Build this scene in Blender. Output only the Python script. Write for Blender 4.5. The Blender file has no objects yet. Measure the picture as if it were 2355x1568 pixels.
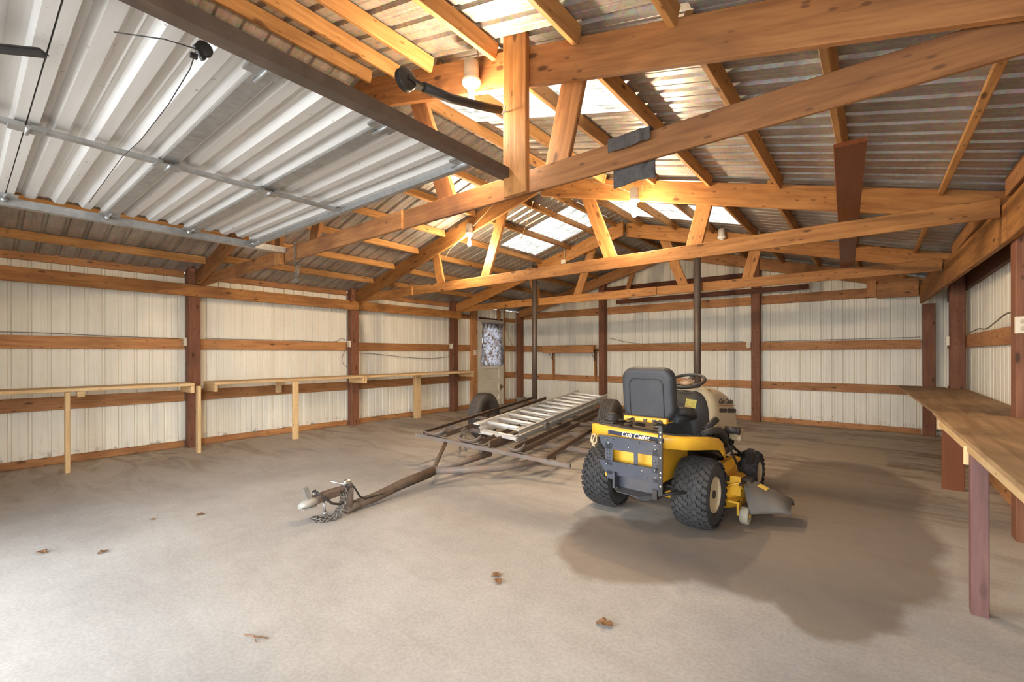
import bpy, bmesh, math, random
from mathutils import Vector, Matrix, Euler
random.seed(7)
PI = math.pi
S = bpy.context.scene
COL = S.collection

# ------------------------------------------------------------------ camera
YAW = .6785
cam_d = bpy.data.cameras.new('camera')
cam = bpy.data.objects.new('camera', cam_d)
COL.objects.link(cam)
cam.location = (7.304, -9.361, 1.243)
cam.rotation_euler = (PI/2, 0, YAW)
cam.rotation_mode = 'XYZ'
cam.matrix_world = Matrix.Translation(cam.location) @ Matrix.Rotation(YAW, 4, 'Z') @ Matrix.Rotation(PI/2, 4, 'X') @ Matrix.Rotation(-.002, 4, 'Z')
cam_d.sensor_fit = 'HORIZONTAL'
cam_d.sensor_width = 36.0
cam_d.lens = 1028.0/2355*36
cam_d.shift_y = (815.2-784.0)/2355
cam_d.clip_start = .05
S.camera = cam

# ------------------------------------------------------------------ world, exposure
S.view_settings.view_transform = 'Standard'
S.view_settings.look = 'None'
S.view_settings.gamma = 1
S.view_settings.use_curve_mapping = False
S.view_settings.exposure = 0.78
W = bpy.data.worlds.new('sky'); S.world = W; W.use_nodes = True
bgn = W.node_tree.nodes['Background']
_tc = W.node_tree.nodes.new('ShaderNodeTexCoord'); _sx = W.node_tree.nodes.new('ShaderNodeSeparateXYZ'); _rp = W.node_tree.nodes.new('ShaderNodeValToRGB'); _mr = W.node_tree.nodes.new('ShaderNodeMapRange')
_mr.inputs['From Min'].default_value = -1; _mr.inputs['From Max'].default_value = 1
_e = _rp.color_ramp.elements
for _k in range(3): _e.new(.5)
for _i, (_p, _v) in enumerate(((.0, .28), (.47, .55), (.52, 1.0), (.60, .95), (.78, .26))):   # pale bright horizon, deeper overhead, dull ground
    _e[_i].position = _p; _e[_i].color = (_v*.88, _v*.94, _v, 1)
W.node_tree.links.new(_tc.outputs['Generated'], _sx.inputs[0]); W.node_tree.links.new(_sx.outputs['Z'], _mr.inputs['Value']); W.node_tree.links.new(_mr.outputs[0], _rp.inputs['Fac']); W.node_tree.links.new(_rp.outputs[0], bgn.inputs[0])
bgn.inputs[1].default_value = 9.0
try:
    S.cycles.max_bounces = 10; S.cycles.diffuse_bounces = 6; S.cycles.glossy_bounces = 4
    S.cycles.sample_clamp_indirect = 6.0
    S.cycles.use_denoising = True
    S.cycles.caustics_reflective = False; S.cycles.caustics_refractive = False
except Exception:
    pass
def portal(name, loc, rot, sx, sy):
    l = bpy.data.lights.new(name, 'AREA'); l.shape = 'RECTANGLE'; l.size = sx; l.size_y = sy
    o = bpy.data.objects.new(name, l); COL.objects.link(o); o.location = loc; o.rotation_euler = rot
    l.cycles.is_portal = True
    return o
portal('doorway_portal', (4.2, -9.9, 1.1), (PI/2, 0, PI), 2.9, 2.2)   # daylight through the two open front doorways
portal('doorway_portal', (7.15, -9.9, 1.1), (PI/2, 0, PI), 1.7, 2.2)

# ------------------------------------------------------------------ materials
MATS = {}
def newmat(name):
    m = bpy.data.materials.new(name); m.use_nodes = True
    nt = m.node_tree; b = nt.nodes['Principled BSDF']
    MATS[name] = m
    return m, nt, b
def N(nt, t, **k):
    n = nt.nodes.new(t)
    for a, v in k.items(): setattr(n, a, v)
    return n
def noise(nt, vec, scale, detail=4, rough=.55, dist=0):
    n = N(nt, 'ShaderNodeTexNoise'); n.inputs['Scale'].default_value = scale
    n.inputs['Detail'].default_value = detail; n.inputs['Roughness'].default_value = rough
    n.inputs['Distortion'].default_value = dist
    nt.links.new(vec, n.inputs['Vector']); return n.outputs['Fac']
def ramp(nt, fac, stops):
    r = N(nt, 'ShaderNodeValToRGB'); e = r.color_ramp.elements
    while len(e) < len(stops): e.new(.5)
    for i, (p, c) in enumerate(stops):
        e[i].position = p; e[i].color = (c[0], c[1], c[2], 1) if len(c) == 3 else c
    nt.links.new(fac, r.inputs['Fac']); return r.outputs['Color']
def mix(nt, f, a, b, mode='MIX'):
    n = N(nt, 'ShaderNodeMix', data_type='RGBA', blend_type=mode)
    for s, v in ((n.inputs[0], f), (n.inputs[6], a), (n.inputs[7], b)):
        if isinstance(v, (int, float)): s.default_value = v
        elif isinstance(v, tuple): s.default_value = (v[0], v[1], v[2], 1)
        else: nt.links.new(v, s)
    return n.outputs[2]
def mth(nt, op, a, b=None, c=None, clamp=False):
    n = N(nt, 'ShaderNodeMath', operation=op); n.use_clamp = clamp
    for i, v in enumerate((a, b, c)):
        if v is None: continue
        if isinstance(v, (int, float)): n.inputs[i].default_value = v
        else: nt.links.new(v, n.inputs[i])
    return n.outputs[0]
def objvec(nt, scale=(1, 1, 1), rnd=True):
    tc = N(nt, 'ShaderNodeTexCoord'); mp = N(nt, 'ShaderNodeMapping')
    mp.inputs['Scale'].default_value = scale
    if rnd:
        oi = N(nt, 'ShaderNodeObjectInfo'); ad = N(nt, 'ShaderNodeVectorMath', operation='ADD')
        mu = N(nt, 'ShaderNodeVectorMath', operation='SCALE'); mu.inputs['Scale'].default_value = 37.0
        cb = N(nt, 'ShaderNodeCombineXYZ')
        for i in range(3): nt.links.new(oi.outputs['Random'], cb.inputs[i])
        nt.links.new(cb.outputs[0], mu.inputs[0])
        nt.links.new(tc.outputs['Object'], ad.inputs[0]); nt.links.new(mu.outputs[0], ad.inputs[1])
        nt.links.new(ad.outputs[0], mp.inputs['Vector'])
    else:
        nt.links.new(tc.outputs['Object'], mp.inputs['Vector'])
    return mp.outputs[0]
def bump(nt, b, h, strength=.3, dist=.01):
    n = N(nt, 'ShaderNodeBump'); n.inputs['Strength'].default_value = strength; n.inputs['Distance'].default_value = dist
    nt.links.new(h, n.inputs['Height']); nt.links.new(n.outputs[0], b.inputs['Normal'])

def wood(name, lo, hi, stain, stain_amt=.35, rough=.62, knots=.8, grain=1.0):
    """grain runs along the object's local X"""
    m, nt, b = newmat(name)
    v = objvec(nt, (1.2, 14, 14))
    g = noise(nt, v, 2.2*grain, 5, .6, .6)
    base = ramp(nt, g, [(.3, lo), (.5, tuple((a+c)/2 for a, c in zip(lo, hi))), (.72, hi)])
    v2 = objvec(nt, (1, 2.2, 2.2))
    bl = noise(nt, v2, 1.3, 3, .6, .4)
    f = mth(nt, 'MULTIPLY', mth(nt, 'SMOOTH_MIN', mth(nt, 'MULTIPLY', mth(nt, 'SUBTRACT', bl, .48), 4.5, clamp=True), 1.0, .1), stain_amt)
    base = mix(nt, f, base, stain)
    oi = N(nt, 'ShaderNodeObjectInfo')
    hsv = N(nt, 'ShaderNodeHueSaturation')
    nt.links.new(mth(nt, 'ADD', mth(nt, 'MULTIPLY', oi.outputs['Random'], .28), .86), hsv.inputs['Value'])
    nt.links.new(base, hsv.inputs['Color']); base = hsv.outputs[0]
    # knots: dark elongated spots
    vk = objvec(nt, (3.4, 9, 9))
    vo = N(nt, 'ShaderNodeTexVoronoi'); vo.inputs['Scale'].default_value = 1.0
    nt.links.new(vk, vo.inputs['Vector'])
    k = mth(nt, 'MULTIPLY', mth(nt, 'SUBTRACT', .16, vo.outputs['Distance']), 14, clamp=True)
    base = mix(nt, mth(nt, 'MULTIPLY', k, knots), base, tuple(c*.35 for c in stain))
    vf = objvec(nt, (11, 26, 26)); vo2 = N(nt, 'ShaderNodeTexVoronoi'); vo2.inputs['Scale'].default_value = 1.0; nt.links.new(vf, vo2.inputs['Vector'])
    sc2 = N(nt, 'ShaderNodeSeparateColor'); nt.links.new(vo2.outputs['Color'], sc2.inputs[0])
    k2 = mth(nt, 'MULTIPLY', mth(nt, 'MULTIPLY', mth(nt, 'SUBTRACT', .24, vo2.outputs['Distance']), 9, clamp=True), mth(nt, 'GREATER_THAN', sc2.outputs[0], .62))
    base = mix(nt, mth(nt, 'MULTIPLY', k2, knots*.75), base, tuple(c*.5 for c in stain))
    nt.links.new(base, b.inputs['Base Color']); b.inputs['Roughness'].default_value = rough
    b.inputs['Specular IOR Level'].default_value = .3
    bump(nt, b, g, .25, .004)
    return m
PINE = wood('honey_pine', (.27, .110, .029), (.48, .225, .068), (.15, .053, .018), .55)
AGED = wood('aged_stained_pine', (.20, .080, .026), (.37, .165, .058), (.105, .042, .022), .75)
PINE2 = wood('purlin_pine', (.31, .142, .044), (.53, .28, .102), (.17, .07, .023), .5)
POSTW = wood('brown_treated_wood', (.15, .056, .028), (.25, .105, .056), (.09, .036, .019), .5)
GIRTW = wood('orange_brown_wood', (.33, .142, .050), (.53, .26, .102), (.18, .072, .028), .5)
NEWW = wood('fresh_lumber', (.56, .36, .165), (.74, .53, .28), (.42, .24, .09), .3, knots=.5)
PLYW = wood('worn_plywood', (.23, .135, .065), (.42, .27, .14), (.12, .07, .04), .6, knots=.15, grain=.6)
REDW = wood('redbrown_painted_board', (.165, .050, .016), (.22, .068, .022), (.12, .036, .013), .25, rough=.5, knots=.05)
MAUVE = wood('mauve_painted_post', (.125, .060, .053), (.185, .092, .080), (.08, .045, .042), .35, rough=.55, knots=.3)
DARKW = wood('dark_brown_board', (.08, .026, .014), (.15, .052, .026), (.05, .018, .01), .4)

def simple(name, col, rough=.5, metal=0.0, var=.15, scale=8, spec=.5, bmp=0, dirt=None, dirt_amt=.4, dscale=3):
    m, nt, b = newmat(name)
    v = objvec(nt)
    n = noise(nt, v, scale, 5, .6)
    c = ramp(nt, n, [(.25, tuple(x*(1-var) for x in col)), (.75, tuple(min(1, x*(1+var)) for x in col))])
    if dirt:
        d = noise(nt, v, dscale, 6, .65)
        f = mth(nt, 'MULTIPLY', mth(nt, 'MULTIPLY', mth(nt, 'SUBTRACT', d, .48), 5, clamp=True), dirt_amt)
        c = mix(nt, f, c, dirt)
    nt.links.new(c, b.inputs['Base Color'])
    b.inputs['Roughness'].default_value = rough; b.inputs['Metallic'].default_value = metal
    b.inputs['Specular IOR Level'].default_value = spec
    if bmp: bump(nt, b, n, bmp, .003)
    return m
TYRE = simple('tyre_rubber', (.035, .034, .034), .75, 0, .25, 20, .3, .2, (.12, .105, .09), .35)
TYRE2 = simple('old_tyre_rubber', (.060, .053, .047), .75, 0, .25, 14, .3, .1, (.13, .11, .085), .4)
BLACKP = simple('black_plastic', (.030, .028, .027), .5, 0, .2, 12, .4, 0, (.10, .085, .07), .3)
VINYL = simple('seat_vinyl', (.036, .037, .042), .55, 0, .15, 60, .4, .35, (.085, .08, .08), .3)
YELLOW = simple('yellow_paint', (.74, .40, .028), .38, 0, .06, 4, .5, 0, (.42, .21, .04), .35)
CREAMP = simple('cream_paint', (.52, .43, .28), .38, 0, .06, 3, .5, 0, (.36, .28, .17), .3)
BLUEST = simple('bluegrey_steel', (.050, .053, .068), .5, .3, .15, 9, .5, .05, (.15, .11, .075), .35)
DARKST = simple('dark_steel', (.04, .036, .034), .5, .5, .25, 10, .5, .05, (.10, .065, .04), .4)
RUST = simple('rusty_steel', (.20, .165, .14), .7, .3, .3, 12, .4, .15, (.20, .10, .05), .55, 6)
RUSTD = simple('dark_rusty_steel', (.12, .085, .062), .7, .3, .3, 12, .4, .15, (.15, .085, .05), .5, 5)
GALV = simple('galvanized_steel', (.40, .40, .39), .42, .75, .2, 25, .5, .05, (.22, .19, .15), .4, 4)
PIPEM = simple('brown_steel_pipe', (.105, .075, .058), .5, .3, .2, 5, .5, 0, (.16, .12, .09), .4, 3)
ALU = simple('aluminium', (.62, .60, .56), .38, .2, .1, 10, .5, 0, (.40, .36, .30), .35, 3)
CHROME = simple('bright_steel', (.55, .54, .52), .3, .9, .1, 10)
OUTL = simple('ivory_plastic', (.72, .64, .48), .4, 0, .05, 5)
PORC = simple('white_porcelain', (.85, .82, .76), .3, 0, .03, 5)
WIREM = simple('tan_cable', (.50, .36, .20), .6, 0, .1, 6)
WIREG = simple('grey_cable', (.20, .18, .15), .6, 0, .1, 6)
RAGM = simple('grey_rag', (.085, .076, .070), .95, 0, .3, 30, .1, .5)
CHAINM = simple('chain_steel', (.17, .15, .13), .5, .7, .3, 30)
LEAFM = simple('dry_leaf', (.20, .10, .045), .8, 0, .35, 30)
CONCB = simple('grey_block', (.20, .18, .145), .9, 0, .2, 20)
DOORP = simple('cream_door_paint', (.70, .64, .50), .5, 0, .06, 5, .4, 0, (.45, .36, .25), .35)
LABELM = simple('warning_label', (.80, .55, .10), .5)
ORNG = simple('orange_tag', (.85, .33, .03), .5)
TANTAG = simple('tan_tag', (.55, .38, .2), .6)
LETW = simple('white_lettering', (.80, .70, .58), .5, 0, .03)
LETB = simple('black_lettering', (.03, .025, .02), .5, 0, .03)
NAVY = simple('navy_band', (.055, .055, .11), .5, 0, .05)

def wallmat():
    m, nt, b = newmat('cream_metal_siding')
    v = objvec(nt, (3, 3, .35), False)
    n = noise(nt, v, 2.0, 4, .6)
    c = ramp(nt, n, [(.3, (.74, .70, .58)), (.7, (.86, .83, .71))])
    v2 = objvec(nt, (1, 1, 1), False)
    sp = noise(nt, v2, 34, 2, .5)
    f = mth(nt, 'MULTIPLY', mth(nt, 'SUBTRACT', sp, .735), 30, clamp=True)
    sx = N(nt, 'ShaderNodeSeparateXYZ'); nt.links.new(v2, sx.inputs[0])
    low = mth(nt, 'SUBTRACT', .62, sx.outputs['Z'], clamp=True)
    c = mix(nt, mth(nt, 'MULTIPLY', f, mth(nt, 'ADD', mth(nt, 'MULTIPLY', low, 1.4, clamp=True), .08)), c, (.10, .055, .03))
    d = noise(nt, v2, 2.5, 5, .7)
    g = mth(nt, 'MULTIPLY', mth(nt, 'MULTIPLY', mth(nt, 'SUBTRACT', d, .5), 3, clamp=True), .25)
    c = mix(nt, g, c, (.50, .45, .36))
    # rusty splashes at the foot of the sheet
    r = noise(nt, v2, 9, 5, .7)
    foot = mth(nt, 'MULTIPLY', mth(nt, 'SUBTRACT', .17, sx.outputs['Z']), 9, clamp=True)
    rr = mth(nt, 'MULTIPLY', mth(nt, 'MULTIPLY', mth(nt, 'SUBTRACT', r, .52), 8, clamp=True), foot)
    c = mix(nt, rr, c, (.10, .06, .03))
    nt.links.new(c, b.inputs['Base Color']); b.inputs['Roughness'].default_value = .5
    b.inputs['Specular IOR Level'].default_value = .35
    return m
SIDING = wallmat()
def roofmat():
    m, nt, b = newmat('galvanized_roof_sheet')
    v = objvec(nt, (1, 1, 1), False)
    vo = N(nt, 'ShaderNodeTexVoronoi'); vo.inputs['Scale'].default_value = 55; nt.links.new(v, vo.inputs['Vector'])
    sp = N(nt, 'ShaderNodeSeparateColor'); nt.links.new(vo.outputs['Color'], sp.inputs[0])
    n = noise(nt, v, 3.0, 6, .7)
    n2 = noise(nt, objvec(nt, (.6, 8, 1), False), 2.5, 5, .7)
    c = ramp(nt, n, [(.3, (.30, .27, .235)), (.7, (.50, .48, .45))])
    c = mix(nt, mth(nt, 'MULTIPLY', mth(nt, 'MULTIPLY', mth(nt, 'SUBTRACT', n2, .45), 4, clamp=True), .55), c, (.21, .17, .135))
    c = mix(nt, .25, c, vo.outputs['Color'], 'SOFT_LIGHT')
    nt.links.new(c, b.inputs['Base Color'])
    b.inputs['Metallic'].default_value = .45; b.inputs['Roughness'].default_value = .36
    bump(nt, b, n2, .15, .004)
    return m
ROOFM = roofmat()
def skymat():
    m, nt, b = newmat('translucent_roof_sheet')
    out = nt.nodes['Material Output']
    tr = N(nt, 'ShaderNodeBsdfTranslucent'); df = N(nt, 'ShaderNodeBsdfDiffuse'); mx = N(nt, 'ShaderNodeMixShader')
    v = objvec(nt, (1, 1, 1), False)
    n = noise(nt, v, 6, 5, .7)
    gr = noise(nt, objvec(nt, (1.5, 22, 1), False), 2.5, 5, .7)
    c = mix(nt, .5, ramp(nt, n, [(.3, (.22, .21, .17)), (.65, (.60, .58, .52))]), ramp(nt, gr, [(.38, (.05, .048, .04)), (.6, (.62, .60, .56))]))
    nt.links.new(c, tr.inputs[0]); nt.links.new(c, df.inputs[0]); mx.inputs[0].default_value = .45
    nt.links.new(tr.outputs[0], mx.inputs[1]); nt.links.new(df.outputs[0], mx.inputs[2])
    nt.links.new(mx.outputs[0], out.inputs[0]); return m
SKYL = skymat()
def doormat_():
    m, nt, b = newmat('white_steel_door')
    v = objvec(nt, (.4, 6, 1), False)
    n = noise(nt, v, 2.0, 5, .65)
    c = ramp(nt, n, [(.3, (.52, .49, .45)), (.7, (.64, .62, .59))])
    v2 = objvec(nt, (1, 1, 1), False)
    s = noise(nt, v2, 28, 2, .5)
    f = mth(nt, 'MULTIPLY', mth(nt, 'SUBTRACT', s, .72), 30, clamp=True)
    c = mix(nt, mth(nt, 'MULTIPLY', f, .6), c, (.12, .09, .07))
    nt.links.new(c, b.inputs['Base Color']); b.inputs['Roughness'].default_value = .36
    b.inputs['Metallic'].default_value = .1
    return m
GDOOR = doormat_()
def curtmat():
    m, nt, b = newmat('silver_print_curtain')
    out = nt.nodes['Material Output']
    v = objvec(nt, (1, 1, 1), False)
    n = noise(nt, v, 6.5, 6, .7, 2.0)
    c = ramp(nt, n, [(.36, (.03, .025, .022)), (.44, (.14, .09, .055)), (.49, (.22, .22, .25)), (.66, (.42, .44, .48))])
    tr = N(nt, 'ShaderNodeBsdfTranslucent'); mx = N(nt, 'ShaderNodeMixShader'); mx.inputs[0].default_value = .28
    nt.links.new(c, tr.inputs[0]); nt.links.new(c, b.inputs['Base Color'])
    b.inputs['Roughness'].default_value = .4; b.inputs['Metallic'].default_value = .2
    nt.links.new(b.outputs[0], mx.inputs[1]); nt.links.new(tr.outputs[0], mx.inputs[2]); nt.links.new(mx.outputs[0], out.inputs[0])
    return m
CURT = curtmat()
def glassmat():
    m, nt, b = newmat('window_glass')
    out = nt.nodes['Material Output']; t_ = N(nt, 'ShaderNodeBsdfTransparent'); g_ = N(nt, 'ShaderNodeBsdfGlossy'); x_ = N(nt, 'ShaderNodeMixShader'); x_.inputs[0].default_value = .06
    g_.inputs['Roughness'].default_value = .03; nt.links.new(t_.outputs[0], x_.inputs[1]); nt.links.new(g_.outputs[0], x_.inputs[2]); nt.links.new(x_.outputs[0], out.inputs[0])
    return m
GLASS = glassmat()
def emis(name, col, s):
    m, nt, b = newmat(name)
    b.inputs['Base Color'].default_value = (*col, 1)
    b.inputs['Emission Color'].default_value = (*col, 1); b.inputs['Emission Strength'].default_value = s
    return m
BULB = emis('lit_bulb', (1, .82, .55), 60)
BULBOFF = simple('unlit_bulb', (.75, .73, .68), .2)

def floormat():
    m, nt, b = newmat('worn_concrete')
    v = objvec(nt, (1, 1, 1), False)
    n1 = noise(nt, v, .7, 5, .6, .3); n2 = noise(nt, v, 7, 8, .7); n3 = noise(nt, v, 60, 3, .6)
    c = ramp(nt, n1, [(.3, (.315, .295, .275)), (.7, (.44, .425, .405))])
    c = mix(nt, .26, c, ramp(nt, n2, [(.3, (.36, .34, .32)), (.7, (.64, .62, .59))]), 'OVERLAY')
    c = mix(nt, .12, c, ramp(nt, n3, [(.4, (.25, .24, .22)), (.6, (.8, .78, .75))]), 'OVERLAY')
    sx = N(nt, 'ShaderNodeSeparateXYZ'); nt.links.new(v, sx.inputs[0])
    # brown grime streaked along the building's width towards the end wall and the bench wall
    st = noise(nt, objvec(nt, (.6, 2.4, 1), False), 1.6, 7, .68, .8)
    far = mth(nt, 'MULTIPLY', mth(nt, 'ADD', sx.outputs['Y'], 6.7), .30, clamp=True)
    lft = mth(nt, 'MULTIPLY', mth(nt, 'SUBTRACT', 2.4, sx.outputs['X']), .36, clamp=True)
    gm = mth(nt, 'MAXIMUM', far, lft)
    base_t = mth(nt, 'MULTIPLY', gm, .55)
    c = mix(nt, base_t, c, (.50, .39, .265))
    f = mth(nt, 'MULTIPLY', mth(nt, 'MULTIPLY', mth(nt, 'SUBTRACT', st, .47), 6, clamp=True), mth(nt, 'ADD', mth(nt, 'MULTIPLY', gm, .80), .10))
    c = mix(nt, f, c, (.20, .145, .10))
    # damp patches: warped ellipses (cx, cy, rx, ry)
    wn = N(nt, 'ShaderNodeTexNoise'); wn.inputs['Scale'].default_value = 1.7; wn.inputs['Detail'].default_value = 5; nt.links.new(v, wn.inputs['Vector'])
    sub = N(nt, 'ShaderNodeVectorMath', operation='SUBTRACT'); nt.links.new(wn.outputs['Color'], sub.inputs[0]); sub.inputs[1].default_value = (.5, .5, .5)
    sc = N(nt, 'ShaderNodeVectorMath', operation='SCALE'); nt.links.new(sub.outputs[0], sc.inputs[0]); sc.inputs['Scale'].default_value = .42
    wv = N(nt, 'ShaderNodeVectorMath', operation='ADD'); nt.links.new(v, wv.inputs[0]); nt.links.new(sc.outputs[0], wv.inputs[1])
    tot = None
    for cx, cy, rx, ry, rot in ((6.10, -6.62, .48, .50, 0), (6.45, -6.25, .45, .62, 0), (7.05, -5.4, .62, 1.35, 0), (7.1, -4.1, .55, 1.15, 0), (7.17, -6.62, .28, .36, 0), (6.75, -6.35, .5, .45, 0), (6.5, -5.2, .5, 1.0, 0)):
        mp = N(nt, 'ShaderNodeMapping', vector_type='POINT')
        mp.inputs['Location'].default_value = (-cx/rx, -cy/ry, 0); mp.inputs['Scale'].default_value = (1/rx, 1/ry, 0)
        nt.links.new(wv.outputs[0], mp.inputs['Vector'])
        ln = N(nt, 'ShaderNodeVectorMath', operation='LENGTH'); nt.links.new(mp.outputs[0], ln.inputs[0])
        k = mth(nt, 'MULTIPLY', mth(nt, 'SUBTRACT', 1.06, ln.outputs['Value']), 7, clamp=True)
        tot = k if tot is None else mth(nt, 'MAXIMUM', tot, k)
    c = mix(nt, mth(nt, 'MULTIPLY', tot, .74), c, mix(nt, n2, (.155, .118, .088), (.235, .185, .142)))
    # pale rectangle where something stood, by the end wall
    for (x0, x1, y0, y1, am) in ((6.3, 7.45, -2.95, -1.9, .5), (6.75, 7.6, -1.75, -1.25, .35)):
        k = None
        for val, lo, hi in ((sx.outputs['X'], x0, x1), (sx.outputs['Y'], y0, y1)):
            a = mth(nt, 'MULTIPLY', mth(nt, 'SUBTRACT', val, lo), 25, clamp=True); d = mth(nt, 'MULTIPLY', mth(nt, 'SUBTRACT', hi, val), 25, clamp=True)
            q = mth(nt, 'MULTIPLY', a, d); k = q if k is None else mth(nt, 'MULTIPLY', k, q)
        c = mix(nt, mth(nt, 'MULTIPLY', k, am), c, (.56, .46, .31))
    nt.links.new(c, b.inputs['Base Color'])
    rg = mth(nt, 'SUBTRACT', .72, mth(nt, 'MULTIPLY', tot, .12)); nt.links.new(rg, b.inputs['Roughness'])
    b.inputs['Specular IOR Level'].default_value = .3
    bump(nt, b, n2, .12, .006)
    return m
FLOORM = floormat()

# ------------------------------------------------------------------ helpers
class MB:
    def __init__(s): s.v = []; s.f = []; s.sm = []
    def add(s, vs, fs, smooth=False):
        o = len(s.v); s.v += [tuple(p) for p in vs]
        for f in fs: s.f.append([o+i for i in f]); s.sm.append(smooth)
        return s
    def box(s, c, d, R=None):
        vs = []
        for z in (-.5, .5):
            for y in (-.5, .5):
                for x in (-.5, .5):
                    p = Vector((x*d[0], y*d[1], z*d[2]))
                    if R is not None: p = R @ p
                    vs.append(p+Vector(c))
        return s.add(vs, [(0, 2, 3, 1), (4, 5, 7, 6), (0, 1, 5, 4), (2, 6, 7, 3), (0, 4, 6, 2), (1, 3, 7, 5)])
    def bb(s, x0, x1, y0, y1, z0, z1): return s.box(((x0+x1)/2, (y0+y1)/2, (z0+z1)/2), (x1-x0, y1-y0, z1-z0))
    def lumber(s, L, w, h, c=.004):
        prof = [(-w/2+c, -h/2), (w/2-c, -h/2), (w/2, -h/2+c), (w/2, h/2-c), (w/2-c, h/2), (-w/2+c, h/2), (-w/2, h/2-c), (-w/2, -h/2+c)]
        vs = [(x, a, b_) for x in (-L/2, L/2) for a, b_ in prof]
        return s.add(vs, [[i, (i+1) % 8, 8+(i+1) % 8, 8+i][::-1] for i in range(8)]+[list(range(8)), list(range(15, 7, -1))])
    def prism(s, poly, a0, a1, axis='y', smooth=False):
        n = len(poly)
        def P(p, a): return {'y': (p[0], a, p[1]), 'x': (a, p[0], p[1]), 'z': (p[0], p[1], a)}[axis]
        vs = [P(p, a0) for p in poly]+[P(p, a1) for p in poly]
        fs = [[i, (i+1) % n, n+(i+1) % n, n+i] for i in range(n)]
        s.add(vs, fs, smooth)
        o = len(s.v)-2*n
        s.f.append([o+i for i in range(n)][::-1]); s.sm.append(False); s.f.append([o+n+i for i in range(n)]); s.sm.append(False)
        return s
    def tube(s, path, r, n=8, caps=True, closed=False):
        path = [Vector(p) for p in path]; m = len(path); rings = []
        rr = r if isinstance(r, (list, tuple)) else [r]*m
        prev = None
        for i, p in enumerate(path):
            a = path[(i-1) % m] if (i > 0 or closed) else p; c = path[(i+1) % m] if (i < m-1 or closed) else p
            t = (c-a)
            t = t.normalized() if t.length > 1e-9 else Vector((0, 0, 1))
            if prev is None:
                up = Vector((0, 0, 1)) if abs(t.z) < .9 else Vector((1, 0, 0)); u = t.cross(up).normalized()
            else:
                u = (prev-t*prev.dot(t)).normalized()
            prev = u; w = t.cross(u)
            rings.append([p+(u*math.cos(2*PI*k/n)+w*math.sin(2*PI*k/n))*rr[i] for k in range(n)])
        vs = [q for ring in rings for q in ring]; fs = []
        for i in range(m if closed else m-1):
            j = (i+1) % m
            for k in range(n): fs.append((i*n+k, i*n+(k+1) % n, j*n+(k+1) % n, j*n+k))
        s.add(vs, fs, True)
        if caps and not closed:
            o = len(s.v)-len(vs)
            s.f.append([o+k for k in range(n)][::-1]); s.sm.append(False); s.f.append([o+(m-1)*n+k for k in range(n)]); s.sm.append(False)
        return s
    def lathe(s, prof, n=32, axis='z', c=(0, 0, 0), closed=False, smooth=True):
        """prof: (radius, height) pairs about the axis"""
        vs = []; m = len(prof)
        for r, h in prof:
            for k in range(n):
                a = 2*PI*k/n; x, y = r*math.cos(a), r*math.sin(a)
                p = {'z': (x, y, h), 'x': (h, x, y), 'y': (x, h, y)}[axis]
                vs.append((p[0]+c[0], p[1]+c[1], p[2]+c[2]))
        fs = []
        for i in range(m if closed else m-1):
            j = (i+1) % m
            for k in range(n): fs.append((i*n+k, i*n+(k+1) % n, j*n+(k+1) % n, j*n+k))
        s.add(vs, fs, smooth)
        if not closed:
            o = len(s.v)-len(vs)
            if prof[0][0] > 1e-4: s.f.append([o+k for k in range(n)][::-1]); s.sm.append(False)
            if prof[-1][0] > 1e-4: s.f.append([o+(m-1)*n+k for k in range(n)]); s.sm.append(False)
        return s
    def loft(s, rings, smooth=True, caps=True):
        n = len(rings[0]); vs = [p for r in rings for p in r]; fs = []
        for i in range(len(rings)-1):
            for k in range(n): fs.append((i*n+k, i*n+(k+1) % n, (i+1)*n+(k+1) % n, (i+1)*n+k))
        s.add(vs, fs, smooth)
        if caps:
            o = len(s.v)-len(vs); e = o+(len(rings)-1)*n
            s.f.append([o+k for k in range(n)][::-1]); s.sm.append(False); s.f.append([e+k for k in range(n)]); s.sm.append(False)
        return s
    def chain(s, path, link=.032, r=.0035):
        """links along a polyline"""
        pts = [Vector(p) for p in path]; seg = [(pts[i+1]-pts[i]).length for i in range(len(pts)-1)]; T = sum(seg)
        n = max(2, int(T/(link*.72)))
        for i in range(n):
            d = T*(i+.5)/n; k = 0
            while k < len(seg)-1 and d > seg[k]: d -= seg[k]; k += 1
            c = pts[k].lerp(pts[k+1], d/max(seg[k], 1e-6)); t = (pts[k+1]-pts[k]).normalized()
            up = Vector((0, 0, 1)) if abs(t.z) < .8 else Vector((1, .3, 0)); u = t.cross(up).normalized(); w = t.cross(u)
            if i % 2: u = w
            path_ = [c+t*(math.cos(a)*link/2)+u*(math.sin(a)*link*.3) for a in [2*PI*q/9 for q in range(9)]]
            s.tube(path_, r, 5, closed=True)
        return s
    def build(s, name, mat, parent=None, mw=None, recalc=True, center=False, mods=None):
        me = bpy.data.meshes.new(name)
        off = Vector((0, 0, 0))
        vs = s.v
        if center and mw is None and parent is None:
            xs = [[p[i] for p in vs] for i in range(3)]
            off = Vector(((min(xs[0])+max(xs[0]))/2, (min(xs[1])+max(xs[1]))/2, min(xs[2])))
            vs = [tuple(Vector(p)-off) for p in vs]
        me.from_pydata(vs, [], s.f)
        me.polygons.foreach_set('use_smooth', s.sm)
        if recalc:
            bm = bmesh.new(); bm.from_mesh(me); bmesh.ops.recalc_face_normals(bm, faces=bm.faces); bm.to_mesh(me); bm.free()
        me.materials.append(mat) if not isinstance(mat, list) else [me.materials.append(q) for q in mat]
        o = bpy.data.objects.new(name, me); COL.objects.link(o)
        if parent is not None: o.parent = parent
        if mw is not None: o.matrix_basis = mw
        else: o.location = off
        if mods: mods(o)
        return o
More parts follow.
